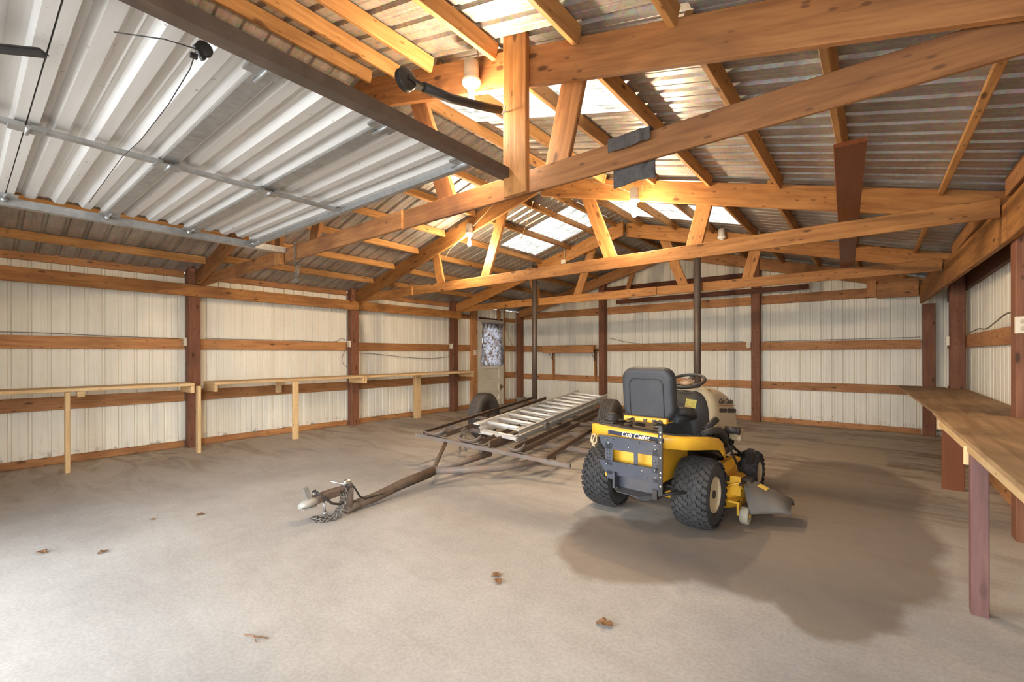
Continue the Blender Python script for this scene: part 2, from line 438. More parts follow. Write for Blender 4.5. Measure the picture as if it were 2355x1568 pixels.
def bev(w=.006, seg=2, ang=40, sub=0):
    def f(o):
        m = o.modifiers.new('edge', 'BEVEL'); m.width = w; m.segments = seg; m.limit_method = 'ANGLE'; m.angle_limit = math.radians(ang)
        if sub:
            q = o.modifiers.new('round', 'SUBSURF'); q.levels = sub; q.render_levels = sub
    return f
def empty(name, loc, rz=0, mw=None):
    o = bpy.data.objects.new(name, None); COL.objects.link(o); o.empty_display_size = .1
    if mw is not None: o.matrix_world = mw
    else: o.location = loc; o.rotation_euler = (0, 0, rz)
    return o
def tag(o, label=None, cat=None, group=None, kind=None):
    if label: o['label'] = label
    if cat: o['category'] = cat
    if group: o['group'] = group
    if kind: o['kind'] = kind
    return o
def struct(name, mb, mat, **k):
    o = mb.build(name, mat, **k); o['kind'] = 'structure'; return o
def axis_mat(a, b, up=(0, 0, 1), roll=0):
    a = Vector(a); b = Vector(b); x = (b-a).normalized(); u = Vector(up)
    if abs(x.dot(u)) > .97: u = Vector((0, 1, 0))
    y = u.cross(x).normalized(); z = x.cross(y)
    R = Matrix((x, y, z)).transposed().to_4x4()
    return Matrix.Translation((a+b)/2) @ R @ Matrix.Rotation(roll, 4, 'X')
def beam(name, a, b, w, h, mat, parent=None, up=(0, 0, 1), roll=0, c=.004):
    """lumber from a to b: w across, h along 'up'"""
    L = (Vector(b)-Vector(a)).length
    return MB().lumber(L, w, h, c).build(name, mat, parent, axis_mat(a, b, up, roll), recalc=False)
def plate_xz(name, poly, y0, y1, mat, parent=None, slope=0.0):
    """board cut to a polygon in the X-Z plane, its grain along the slope"""
    cx = sum(p[0] for p in poly)/len(poly); cz = sum(p[1] for p in poly)/len(poly); a = math.atan(slope)
    pl = []
    for x, z in poly:
        dx, dz = x-cx, z-cz
        pl.append((dx*math.cos(a)+dz*math.sin(a), -dx*math.sin(a)+dz*math.cos(a)))
    mw = Matrix.Translation((cx, (y0+y1)/2, cz)) @ Matrix.Rotation(-a, 4, 'Y')
    return MB().prism(pl, -(y1-y0)/2, (y1-y0)/2).build(name, mat, parent, mw, mods=bev(.004, 1))
def copy_tree(o, parent=None):
    c = o.copy(); COL.objects.link(c)
    if parent is not None: c.parent = parent
    for ch in list(o.children): copy_tree(ch, c)
    return c

# ------------------------------------------------------------------ setting
RX, RZ, SL = 4.11, 3.495, .275           # ridge, sheet height at ridge, slope
LX, RXW, BY, FY = 0.0, 8.22, 0.0, -9.82  # walls
def roofz(x): return RZ-SL*abs(x-RX)
struct('floor', MB().add([(-.3, -13, 0), (8.6, -13, 0), (8.6, .3, 0), (-.3, .3, 0)], [(0, 1, 2, 3)]), FLOORM, recalc=False)

def ribs(a0, a1, pitch=.153, w=.036, top=.020, d=.021, off=.03, mid=True):
    """(position, depth) pairs of a ribbed sheet profile"""
    out = [(a0, 0)]; x = a0+off
    while x+w < a1:
        out += [(x, 0), (x+(w-top)/2, d), (x+(w+top)/2, d), (x+w, 0)]
        if mid and x+pitch < a1:
            q = x+w+(pitch-w)/2
            out += [(q-.012, 0), (q-.006, .0022), (q+.006, .0022), (q+.012, 0)]
        x += pitch
    out.append((a1, 0)); return out
def sheet(mb, prof, fn0, fn1):
    vs = [fn0(p, d) for p, d in prof]+[fn1(p, d) for p, d in prof]; n = len(prof)
    mb.add(vs, [(i, i+1, n+i+1, n+i) for i in range(n-1)])
wl = MB()
for y0, y1, z0, z1 in ((FY, -1.63, 0, 2.36), (-.755, 0, 0, 2.36), (-1.63, -.755, 2.04, 2.36)):
    sheet(wl, ribs(y0, y1), lambda p, d: (LX-d, p, z0), lambda p, d: (LX-d, p, z1))
struct('wall_left', wl, SIDING, recalc=False)
wr = MB(); sheet(wr, ribs(FY, 0, .153), lambda p, d: (RXW+d, p, 0), lambda p, d: (RXW+d, p, 2.345)); struct('wall_right', wr, SIDING, recalc=False)
wb = MB(); sheet(wb, ribs(0, RXW), lambda p, d: (p, BY+d, 0), lambda p, d: (p, BY+d, roofz(p)+.03)); struct('wall_back', wb, SIDING, recalc=False)
wf = MB()
for x0, x1 in ((0, 2.75), (5.65, 6.3), (8.0, RXW)): wf.bb(x0, x1, FY-.04, FY, 0, 2.2)
wf.prism([(0, 2.2), (RXW, 2.2), (RXW, 2.35), (RX, 3.45), (0, 2.35)], FY-.04, FY)
struct('wall_front', wf, SIDING)
# roof sheets with clear skylight sheets let in: (x0, x1, y0, y1)
SKY = [(2.52, 3.98, -3.72, -2.72), (4.3, 5.98, -7.22, -6.33), (4.3, 5.98, -3.62, -2.7)]
def roof_sheet(x0, x1, holes):
    mb = MB(); sk = []
    prof = ribs(FY-.02, .12, .160, .045, .022, .019, .05)
    cuts = sorted(set([prof[0][0], prof[-1][0]]+[q for h in holes for q in h[2:]]))
    for ya, yb in zip(cuts[:-1], cuts[1:]):
        pr = [(p, d) for p, d in prof if ya-1e-6 <= p <= yb+1e-6]
        def at(y):
            for (p, d), (p2, d2) in zip(prof[:-1], prof[1:]):
                if p <= y <= p2: return d if p2 == p else d+(d2-d)*(y-p)/(p2-p)
            return 0
        if not pr or pr[0][0] > ya: pr = [(ya, at(ya))]+pr
        if pr[-1][0] < yb: pr = pr+[(yb, at(yb))]
        spans = [(x0, x1, mb)]
        for h in holes:
            if abs(h[2]-ya) < 1e-6 and abs(h[3]-yb) < 1e-6:
                k = MB(); sk.append(k); spans = [(x0, h[0], mb), (h[0], h[1], k), (h[1], x1, mb)]
        for xa, xb, q in spans:
            if xb-xa > .01: sheet(q, pr, lambda p, d: (xa, p, roofz(xa)+d), lambda p, d: (xb, p, roofz(xb)+d))
    return mb, sk
rl, s1 = roof_sheet(-.05, RX, SKY[:1]); rr, s2 = roof_sheet(RX, RXW+.05, SKY[1:])
struct('ceiling', rl, ROOFM, recalc=False); struct('ceiling.001', rr, ROOFM, recalc=False)
for i, k in enumerate(s1+s2): struct('window_%d' % (i+1), k, SKYL, recalc=False)
struct('trim_1', MB().prism([(RX-.16, roofz(RX-.16)+.02), (RX, RZ+.02), (RX+.16, roofz(RX+.16)+.02), (RX+.16, roofz(RX+.16)+.03), (RX, RZ+.035), (RX-.16, roofz(RX-.16)+.03)], FY-.02, 0), ROOFM)
# skirt boards on the slab, one piece per bay
def skirt(name, a, b): o = beam(name, a, b, .036, .085, GIRTW); o['kind'] = 'structure'
for a, b in ((-9.78, -7.43), (-7.27, -5.02), (-4.86, -2.57), (-2.40, -1.90), (-.66, -.19)): skirt('baseboard_left', (.022, a, .0435), (.022, b, .0435))
for a, b in ((.20, 2.43), (2.60, 5.55), (5.71, 7.89)): skirt('baseboard_back', (a, -.022, .0435), (b, -.022, .0435))
for a, b in ((-9.78, -4.98), (-4.82, -1.78), (-1.62, -.06)): skirt('baseboard_right', (8.198, a, .0435), (8.198, b, .0435))

# ------------------------------------------------------------------ side door in the bench wall
d1 = empty('door_1', (.02, -1.19, 0)); d1['kind'] = 'structure'
def dpart(name, mb, mat, **k): return mb.build(name, mat, d1, **k)
# local: y from -.42 to .42, x outwards into the room
dm = MB()
dm.bb(0, .04, -.424, -.30, .002, 2.034); dm.bb(0, .04, .30, .424, .002, 2.034)
dm.bb(0, .04, -.30, .30, 1.88, 2.034); dm.bb(0, .04, -.30, .30, .90, 1.02); dm.bb(0, .04, -.30, .30, .002, .14)
for z in (.30, .60): dm.bb(0, .04, -.30, .30, z-.05, z+.05)
for za, zb in ((.14, .25), (.35, .55), (.65, .90)): dm.bb(.0, .010, -.30, .30, za, zb)
dpart('door_leaf', dm, DOORP, mods=bev(.004, 1))
dpart('window_pane', MB().bb(.015, .02, -.30, .30, 1.02, 1.88), GLASS)
kn = MB(); kn.bb(.04, .046, .335, .385, .36, .50); kn.lathe([(.012, .046), (.012, .07), (.026, .075), (.03, .09), (.022, .105), (.001, .108)], 16, 'x', (0, .36, .44)); dpart('door_knob', kn, simple('old_brass', (.25, .17, .08), .4, .7))
fm = MB(); fm.bb(-.01, .05, -.47, -.425, 0, 2.40); fm.bb(-.01, .05, .425, .465, 0, 2.44); fm.bb(-.01, .05, -.425, .425, 2.035, 2.075); dpart('jamb', fm, DOORP)
# curtain: gathered cloth hanging over the pane
cv, cf = [], []
nx_, nz_ = 60, 24
for j in range(nz_+1):
    t = j/nz_
    for i in range(nx_+1):
        u = i/nx_
        y = -.39+.78*u*(1-.03*math.sin(t*6)) ; z = 2.0-1.02*t
        x = .018*math.sin(u*34+1.5*math.sin(t*5))+.010*math.sin(u*71+t*4)+.012*math.sin(t*19+u*3)
        if .30 < t < .36: x *= .4
        z += .012*math.sin(u*34) if j == nz_ else 0
        cv.append((x+.035, y, z-1.98))
for j in range(nz_):
    for i in range(nx_): cf.append((j*(nx_+1)+i, j*(nx_+1)+i+1, (j+1)*(nx_+1)+i+1, (j+1)*(nx_+1)+i))
cm = MB(); cm.add(cv, cf, True)
cu = empty('curtain', (.075, -1.19, 1.98))
tag(cu, 'silvery patterned gathered curtain over the side door window', 'curtain')
cm.build('cloth', CURT, cu, recalc=False)
MB().tube([(.035, -.41, .02), (.035, .41, .02)], .006, 8).build('curtain_rod', CHROME, cu)

# ------------------------------------------------------------------ posts
def post(x0, x1, y0, y1, z1, label, mat=POSTW):
    o = beam('timber_post', ((x0+x1)/2, (y0+y1)/2, 0), ((x0+x1)/2, (y0+y1)/2, z1), x1-x0, y1-y0, mat, up=(0, 1, 0), c=.006)
    return tag(o, label, 'post', 'brown timber posts along the walls')
post(.042, .178, -7.42, -7.28, 2.42, 'brown timber post carrying the truss that holds the raised door hangers')
post(.042, .178, -5.01, -4.87, 2.42, 'brown timber post between the second and third plank benches')
post(.042, .178, -2.556, -2.416, 2.42, 'brown timber post at the end of the third plank bench, before the side door')
post(.042, .178, -.182, -.042, 2.34, 'brown corner timber post beside the side door with the grey block at its foot')
post(2.442, 2.582, -.182, -.042, 2.98, 'brown timber post against the end wall beside the small wall shelf')
post(5.563, 5.703, -.182, -.042, 2.98, 'brown timber post against the end wall beyond the mower hood')
post(7.90, 8.04, -.182, -.042, 2.0, 'brown timber corner post behind the plywood workbench')
post(8.042, 8.178, -1.77, -1.63, 2.20, 'brown timber post with wavy grain rising behind the far end of the plywood workbench')
post(8.042, 8.178, -4.97, -4.83, 2.40, 'large brown timber post with switch box, standing through the plywood workbench')

# ------------------------------------------------------------------ girts
def girt(a, b, h, label, mat=GIRTW, w=.036, name='wall_girt'):
    o = beam('timber_girt' if name == 'wall_girt' else name, a, b, w, h, mat); return tag(o, label, 'girt', 'horizontal timber girts on the walls')
bays = [((-9.79, -7.43), 'in the bay under the raised door'), ((-7.27, -5.02), 'behind the second plank bench'), ((-4.86, -2.565), 'behind the third plank bench')]
for (a, b), w in bays:
    girt((.022, a, .695), (.022, b, .695), .148, 'low girt %s, just below bench height' % w)
    girt((.022, a, 1.393), (.022, b, 1.393), .146, 'middle girt with cable along it, %s' % w)
    girt((.022, a, 2.345), (.022, b, 2.345), .095, 'eave girt under the roof edge, %s' % w)
for a, b, w in ((-2.405, -1.88, 'between bench end post and side door'), (-.69, -.20, 'between side door and corner post')):
    girt((.022, a, .72), (.022, b, .72), .145, 'short low girt '+w)
    girt((.022, a, 1.393), (.022, b, 1.393), .146, 'short middle girt '+w)
    girt((.022, a, 2.12), (.022, b, 2.12), .10, 'short upper girt '+w)
for y0, y1, z, w, t in ((-1.87, -1.70, 2.42, .05, 'hinge'), (-.715, -.70, 2.42, .05, 'knob')):
    tag(beam('door_stud', (.045, (y0+y1)/2, 0), (.045, (y0+y1)/2, z), .085, max(.035, y1-y0), GIRTW, up=(0, 1, 0)), 'upright stud beside the side door on its %s edge' % t, 'stud')
tag(beam('door_header', (.055, -1.64, 2.11), (.055, -.75, 2.11), .04, .035, DARKW), 'thin dark header strip across the top of the side door', 'header')
tag(beam('door_cripple', (.06, -.90, 2.10), (.06, -.90, 2.42), .035, .09, GIRTW, up=(0, 1, 0)), 'short upright block above the side door', 'block')
tag(beam('ledger_board', (.202, -9.79, 2.112), (.202, -4.885, 2.112), .038, .157, PINE), 'long honey ledger plank on the posts, running under the raised door', 'ledger')
tag(beam('ledger_board', (.202, -4.875, 2.112), (.202, -2.36, 2.112), .038, .157, PINE), 'honey ledger plank ending at the post before the side door', 'ledger')
for x0, x1, w in ((.0, 2.435, 'behind the wall shelf'), (2.59, 5.555, 'behind the mower'), (5.71, 7.89, 'beside the plywood workbench')):
    if x0 == 0: x0 = .05
    girt((x0, -.022, .675), (x1, -.022, .675), .14, 'low girt on the end wall '+w)
    girt((x0, -.022, 1.388), (x1, -.022, 1.388), .155, 'middle girt on the end wall '+w)
    girt((x0, -.022, 2.235), (x1, -.022, 2.235), .16, 'upper girt on the end wall '+w)
girt((2.59, -.022, 2.725), (5.555, -.022, 2.725), .10, 'dark gable board high on the end wall between two posts', DARKW)
girt((2.9, -.205, 2.40), (6.46, -.205, 2.40), .09, 'dark board across the end wall posts just under truss height', DARKW)
for a, b, w in ((-9.79, -4.98, 'beyond the big post'), (-4.82, -1.78, 'between the two posts at the workbench'), (-1.62, -.05, 'near the workbench corner')):
    girt((8.198, a, 1.393), (8.198, b, 1.393), .15, 'middle girt above the plywood workbench '+w)
    girt((8.198, a, 2.13), (8.198, b, 2.13), .22, 'dark upper girt above the plywood workbench '+w, DARKW)
    girt((8.198, a, .695), (8.198, b, .695), .14, 'low girt beneath the plywood workbench '+w)
tag(beam('ledger_beam', (7.885, -.19, 2.135), (8.02, -4.99, 2.125), .042, .26, PINE), 'deep honey ledger beam above the plywood workbench', 'ledger')
tag(beam('ledger_beam', (8.02, -5.0, 2.125), (8.02, -9.79, 2.125), .042, .26, PINE), 'deep honey ledger beam continuing past the big post with the switch box', 'ledger')
for (a, b), w in (((-6.95, -5.05), 'between the rag truss and the two-bulb truss'), ((-4.55, -2.75), 'between the two-bulb truss and the pipe truss'), ((-2.1, -.35), 'beside the gable truss')):
    tag(beam('eave_strut', (7.965+.012*(-b-2), a, 2.335), (7.965+.012*(-b-2), b, 2.335), .036, .13, GIRTW), 'eave strut board above the workbench ledger '+w, 'eave board')

# ------------------------------------------------------------------ trusses
def zu(x): return 3.44-SL*abs(x-RX)
def zl(x): return zu(x)-.235
def truss(yb, label, left_first=True, right_front=False, bc=True, mats=(PINE, PINE), left_end=.185, splice=3.0):
    t = empty('roof_truss', (RX, yb, 2.18)); tag(t, label, 'truss', 'timber roof trusses')
    def loc(o): o.matrix_basis = Matrix.Translation(-t.location) @ o.matrix_basis; return o
    T = .036
    yl = (yb-2*T-.002, yb-T-.002); yr = (yb-2*T-.002, yb-T-.002) if right_front else (yb+T+.001, yb+2*T+.001)
    lp = [(left_end, max(2.195, zl(left_end))), (.36, 2.195), (RX-.001, zl(RX)), (RX-.001, zu(RX)), (left_end, zu(left_end))]
    loc(plate_xz('top_chord', lp, yl[0], yl[1], mats[0], t, SL))
    xi = 7.86+.0281*(-yr[0]-.19)+.0 if yr[0] > -4.99 else 7.996
    rp = [(RX+.001, zl(RX)), (7.84, 2.215), (xi, 2.2), (xi, 2.268), (8.15, 2.268), (8.15, zu(8.15)), (RX+.001, zu(RX))]
    loc(plate_xz('top_chord', rp, yr[0], yr[1], mats[0], t, -SL))
    if bc:
        loc(beam('bottom_chord', (.19, yb-T/2, 2.2425), (splice, yb-T/2, 2.2425), T, .135, mats[1], t))
        loc(beam('bottom_chord', (splice+.002, yb-T/2+.012, 2.2425), (xi-.004, yb-T/2+.012, 2.2425), T-.012, .135, mats[1], t))
        for sgn in (-1, 1):
            yw = yb+.013+T/2 if sgn < 0 or right_front else yb+2*T+.003+T/2
            for (xa, za), (xb, zb) in (((4.70, 3.16), (5.055, 2.25)), ((6.05, 2.80), (5.91, 2.25))):
                x1, x2 = RX+sgn*(xa-RX), RX+sgn*(xb-RX)
                loc(beam('brace', (x1, yw, za), (x2, yw, zb), T, .148, mats[0], t, up=(1, 0, 0)))
    return t
t1 = truss(-7.27, 'big honey timber roof truss with a grey rag over its lower chord', right_front=True, splice=4.6, mats=(AGED, AGED))
t2 = truss(-4.86, 'timber roof truss carrying the two lit bulbs beyond the rag truss', splice=1.69)
t3 = truss(-2.41, 'timber roof truss standing just behind the two steel pipes', splice=4.65)
t4 = truss(-.235+.04, 'dark gable truss chords against the end wall', bc=False, mats=(GIRTW, GIRTW))
def on_truss(t, o): o.parent = t; o.matrix_basis = Matrix.Translation(-t.location) @ o.matrix_basis
b4 = beam('heel_block', (7.295, -.235, 2.15), (7.295, -.235, 2.40), .05, .11, GIRTW, up=(1, 0, 0)); on_truss(t4, b4)
b5 = beam('heel_board', (7.36, -.225, 2.235), (7.85, -.225, 2.235), .036, .235, GIRTW); on_truss(t4, b5)
b6 = beam('brace', (3.28, -.21, 3.0), (3.08, -.21, 2.45), .036, .10, GIRTW, up=(1, 0, 0)); on_truss(t4, b6)

# ------------------------------------------------------------------ purlins, bay by bay
ordn = ['first', 'second', 'third', 'fourth', 'fifth', 'sixth', 'seventh', 'eighth', 'ninth']
bayw = [((-9.79, -7.347), (-9.79, -7.347), 'over the raised door'), ((-7.304, -4.937), (-7.304, -4.825), 'between rag truss and two-bulb truss'), ((-4.895, -2.487), (-4.784, -2.375), 'between two-bulb truss and pipe truss'), ((-2.445, -.273), (-2.334, -.160), 'next to the gable truss')]
lxs = [[.56, 1.25, 1.86, 2.46, 3.07, 3.62, 3.95], [.68, 1.28, 1.88, 2.47, 3.07, 3.62, 3.95], [.66, 1.22, 1.84, 2.45, 3.07, 3.62, 3.95], [.70, 1.30, 1.9, 2.45, 3.07, 3.62, 3.95]]
rxs = [[7.73, 7.17, 6.63, 6.12, 5.56, 5.0, 4.64, 4.28], [7.73, 7.17, 6.68, 6.10, 5.56, 5.0, 4.45], [7.72, 7.16, 6.60, 6.06, 5.5, 4.95, 4.4], [7.72, 7.16, 6.62, 6.1, 5.5, 4.95, 4.4]]
A_ = math.atan(SL)
for bi, (yl_, yr_, w) in enumerate(bayw):
    for side, xs, (ya, yb) in ((1, lxs[bi], yl_), (-1, rxs[bi], yr_)):
        for k, x in enumerate(xs):
            j = random.uniform(-.012, .012)
            zc = roofz(x)-.050*1.0
            nrm = (-side*math.sin(A_), 0, math.cos(A_))
            o = beam('roof_purlin', (x+j+side*.015, ya, zc), (x-j+side*.015, yb, zc), .037, .092, PINE2, up=nrm)
            tag(o, '%s purlin up from the eave, %s slope, %s' % (ordn[k], 'plank bench' if side > 0 else 'plywood workbench', w), 'purlin', 'roof purlins')

# ------------------------------------------------------------------ raised overhead door
od = empty('overhead_door', (4.2, -8.7, 2.30)); od['kind'] = 'thing'
tag(od, 'white ribbed steel overhead door raised flat under the roof', 'garage door')
DX0, DX1 = 2.80, 5.60
sec_y = [(-9.80, -9.165), (-9.16, -8.645), (-8.625, -8.125), (-8.105, -7.62)]
for si, (ya, yb) in enumerate(sec_y):
    prof = []; L = yb-ya
    # edge rail hanging down, recessed panel with three trapezoid ribs, edge rail
    prof += [(ya, .0), (ya, -.035), (ya+.035, -.035), (ya+.045, .012)]
    n = 3
    for q in range(n):
        c = ya+.045+(L-.09)*(q+.5)/n
        prof += [(c-.048, .012), (c-.026, -.018), (c+.020, -.018), (c+.040, .012)]
        if q < n-1:
            c2 = ya+.045+(L-.09)*(q+1)/n
            prof += [(c2-.006, .012), (c2, .007), (c2+.006, .012)]
    prof += [(yb-.045, .012), (yb-.035, -.035), (yb, -.035), (yb, .0)]
    m = MB(); nP = len(prof)
    vs = [(DX0-4.2, y+8.7, z+.04) for y, z in prof]+[(DX1-4.2, y+8.7, z+.04) for y, z in prof]
    m.add(vs, [(i, i+1, nP+i+1, nP+i) for i in range(nP-1)])
    # back skin so that the section has thickness
    m.add([(DX0-4.2, ya+8.7, .056), (DX1-4.2, ya+8.7, .056), (DX1-4.2, yb+8.7, .056), (DX0-4.2, yb+8.7, .056)], [(0, 1, 2, 3)])
    so = m.build('door_section', GDOOR, od, recalc=False)
    for hx in (DX0+.06, DX1-.06):
        hm = MB(); hm.bb(hx-4.2-.03, hx-4.2+.03, yb+8.7-.06, yb+8.7+.06, -.008, .004); hm.tube([(hx-4.2-.07, yb+8.7, -.012), (hx-4.2+.07, yb+8.7, -.012)], .008, 8)
        hm.lathe([(.001, -.01), (.018, -.01), (.018, .01), (.001, .01)], 12, 'x', (hx-4.2+(.065 if hx > 4 else -.065), yb+8.7, -.012))
        hm.build('roller_hinge', GALV, so)
for y in (-8.635, -8.115):
    j = MB(); j.bb(DX0-4.2, DX1-4.2, y+8.7-.034, y+8.7+.034, -.004, .003); j.build('joint_strip', GALV, od)
e = MB(); e.bb(DX0-4.2, DX1-4.2, -7.625+8.7, -7.59+8.7, -.03, .05); e.build('bottom_rail', GALV, od)
st = MB()
for ya, yb in ((-9.8, -9.17), (-9.15, -8.66), (-8.61, -8.14), (-8.09, -7.6)): st.bb(.08, .12, ya+8.7, yb+8.7, -.022, -.002)
for y in (-9.16, -8.635, -8.115): st.bb(.06, .14, y+8.7-.06, y+8.7+.06, -.028, -.022); st.tube([(.05, y+8.7, -.03), (.15, y+8.7, -.03)], .008, 8)
st.build('centre_stile', GALV, od)
lk = MB(); RZ_ = Matrix.Rotation(math.radians(-41), 3, 'Z'); lk.box((.84, -9.29+8.7, -.045), (.022, .30, .014), RZ_); lk.box((.84, -9.29+8.7, -.037), (.040, .30, .004), RZ_); lk.build('strut_bar', DARKST, od)
cb = MB(); cb.tube([(1.244, -.35, -.038), (1.324, -.241, -.036), (1.366, -.164, -.045)], .002, 5); cb.tube([(1.366, -.164, -.045), (1.23, -.144, -.045), (.886, -.123, -.04), (.4, -.115, -.038), (.1, -.128, -.036), (-.574, -.116, -.036), (-1.0, -.106, -.034)], .002, 5)
cb.build('lift_cable', DARKST, od)
def track(xx, label, mat, ycut):
    t = MB()
    t.bb(xx-.03, xx+.03, FY+.02, ycut, 2.255, 2.259); t.bb(xx-.03, xx-.026, FY+.02, ycut, 2.255, 2.31); t.bb(xx+.026, xx+.03, FY+.02, ycut, 2.255, 2.31); t.bb(xx-.004, xx, FY+.02, ycut, 2.255, 2.29) if False else None
    o = t.build('door_track', mat, center=True); return tag(o, label, 'door track')
track(2.745, 'galvanized overhead door track on the plank bench side', GALV, -7.31)
track(5.662, 'dark brown overhead door track ending at the tall hanger board', RUSTD, -7.33)
tag(beam('hanger_board', (5.728, -7.365, 2.15), (5.728, -7.365, 3.13), .166, .036, PINE, up=(0, 1, 0)), 'tall hanger board on the rag truss holding the dark door track', 'hanger board')
tag(beam('hanger_board', (2.68, -7.335, 2.145), (2.68, -7.335, 2.62), .11, .05, PINE, up=(0, 1, 0)), 'short hanger block holding the galvanized door track', 'hanger board')
# counterbalance spring with its pulley, stretched beside the dark track
sp = empty('door_spring', (5.62, -7.4, 2.65)); tag(sp, 'black sheathed door spring with pulley beside the tall hanger board', 'spring')
pth = [Vector((5.66, -7.43, 2.63)), Vector((5.66, -7.62, 2.575)), Vector((5.65, -7.8, 2.535)), Vector((5.645, -7.97, 2.515))]
MB().tube([p-sp.location for p in pth], .023, 12).build('sheath', BLACKP, sp)
hk = MB(); hk.tube([(5.665+.02*math.cos(a)-5.62, -7.405+7.4, 2.64+.02*math.sin(a)-2.65) for a in [q*.6 for q in range(10)]], .004, 6); hk.tube([(.045, -.0, -.01), (.06, .02, -.02)], .004, 6); hk.build('eye_hook', CHROME, sp)
pl = MB(); c0 = Vector((5.64, -8.07, 2.505))-sp.location
pl.lathe([(.012, -.016), (.045, -.016), (.052, -.012), (.038, 0), (.052, .012), (.045, .016), (.012, .016)], 24, 'x', c0)
pl.box(c0+Vector((0, .05, .006)), (.044, .10, .016)); pl.build('pulley', BLACKP, sp)
pu = empty('cable_pulley', (5.56, -8.84, 2.27)); tag(pu, 'black cable pulley hanging under the raised door beside the dark track', 'pulley')
pm = MB(); pm.lathe([(.005, -.007), (.022, -.007), (.025, -.005), (.018, 0), (.025, .005), (.022, .007), (.005, .007)], 24, 'x', (0, 0, .0)); pm.build('wheel', BLACKP, pu)
pm = MB(); pm.box((0, -.014, -.018), (.016, .014, .045), Matrix.Rotation(.6, 3, 'X')); pm.box((0, -.03, -.038), (.012, .02, .015)); pm.build('bracket', DARKST, pu)

# ------------------------------------------------------------------ lamps
def lamp(name, loc, label, on=True, power=62, wires=()):
    e = empty(name, loc); tag(e, label, 'light', 'bare bulb lampholders on the trusses')
    b = MB(); b.lathe([(.045, .16), (.045, .055), (.04, .05)], 20, 'z'); b.build('junction_box', simple('lamp_box', (.55, .5, .42), .5) if 'lamp_box' not in MATS else MATS['lamp_box'], e)
    h = MB(); h.lathe([(.056, .05), (.058, .035), (.05, .02), (.028, .012), (.024, -.02), (.02, -.024)], 24, 'z'); h.build('lampholder', PORC, e)
    g = MB(); g.lathe([(.013, -.022), (.014, -.045), (.020, -.065), (.029, -.09), (.030, -.105), (.024, -.124), (.012, -.134), (.001, -.136)], 20, 'z'); g.build('bulb', BULB if on else BULBOFF, e)
    for w in wires: MB().tube(w, .004, 6).build('cable', WIREM, e)
    if on:
        l = bpy.data.lights.new('bulb_light', 'POINT'); l.energy = power; l.color = (1, .76, .50); l.shadow_soft_size = .035
        lo = bpy.data.objects.new('bulb_light', l); COL.objects.link(lo); lo.parent = e; lo.location = (0, 0, -.19)
    return e
lamp('bulb_lamp', (5.415, -7.405, 2.855), 'lit bare bulb in white holder on the rag truss, behind the door spring', wires=[[(.0, .035, .15), (.02, .04, .22), (-.01, .04, .33)]])
lamp('bulb_lamp', (5.375, -4.93, 2.81), 'lit bare bulb high on the two-bulb truss, above the mower seat', wires=[[(0, .04, .16), (-.03, .05, .24), (-.02, .06, .34)], [(.06, .05, .14), (.07, .06, .34)], [(-.02, .05, .12), (-.25, .055, .27), (-.5, .055, .36)]])
lamp('bulb_lamp', (3.035, -4.985, 2.855), 'lit bare bulb shining on the two-bulb truss over the plank bench side', wires=[[(.02, .01, .1), (.25, .012, .24), (.55, .012, .42)], [(-.04, .01, .05), (-.4, .012, -.12), (-.55, .012, -.28)]])
lamp('bulb_lamp', (5.62, -2.47, 2.88), 'unlit bulb on the truss behind the two steel pipes', on=False)

# ------------------------------------------------------------------ odd things in the roof
def drape(name, loc, x0, x1, zt, zf, zb, yf, yb, label):
    vs, fs = [], []; nx = 24; path = []
    for i in range(9): path.append((yf, zf+(zt-zf)*i/8))
    path += [(yf+(yb-yf)*.25, zt+.008), (yf+(yb-yf)*.75, zt+.008)]
    for i in range(13): path.append((yb, zt-(zt-zb)*i/12))
    for k, (y, z) in enumerate(path):
        for i in range(nx+1):
            u = i/nx; w = 1 if k not in (9, 10) else .2
            s_ = -1 if k < 9 else 1
            dz = (.016*max(0, u-.55) if k == 0 else 0)+(.012*max(0, math.sin(u*4-1)) if k == len(path)-1 else 0)
            vs.append((x0+(x1-x0)*u, y+s_*w*(.005+.0025*math.sin(u*11+z*25)+.010*max(0, math.sin((u-.72)*24))*(u > .72)), z+dz))
    n = nx+1
    for k in range(len(path)-1):
        for i in range(nx): fs.append((k*n+i, k*n+i+1, (k+1)*n+i+1, (k+1)*n+i))
    m = MB(); m.add(vs, fs, True)
    o = m.build(name, RAGM, recalc=False, center=True, mods=lambda o: setattr(o.modifiers.new('thick', 'SOLIDIFY'), 'thickness', .004))
    return tag(o, label, 'rag')
drape('rag', None, 6.275, 6.49, 2.318, 2.252, 2.09, -7.312, -7.256, 'grey rag draped over the lower chord of the rag truss')
def plank(name, a, b, w, h, mat, label, cat): return tag(beam(name, a, b, w, h, mat), label, cat)
plank('painted_plank', (7.215, -6.47, 2.332), (7.06, -2.30, 2.332), .14, .022, REDW, 'red-brown painted plank lying across the lower chords of two trusses', 'plank')
ch = MB(); ch.chain([(2.98, -7.325, 2.33), (2.985, -7.325, 2.18), (3.02, -7.325, 1.98), (3.0, -7.325, 1.93)], .03, .0035); ch.chain([(3.0, -7.325, 1.93), (3.05, -7.325, 2.02), (3.06, -7.325, 2.10)], .03, .0035); ch.chain([(3.01, -7.33, 2.0), (2.97, -7.33, 1.93)], .03, .0035)
tag(ch.build('chain', CHAINM, center=True), 'steel chain dangling from the lower chord near the galvanized track', 'chain')
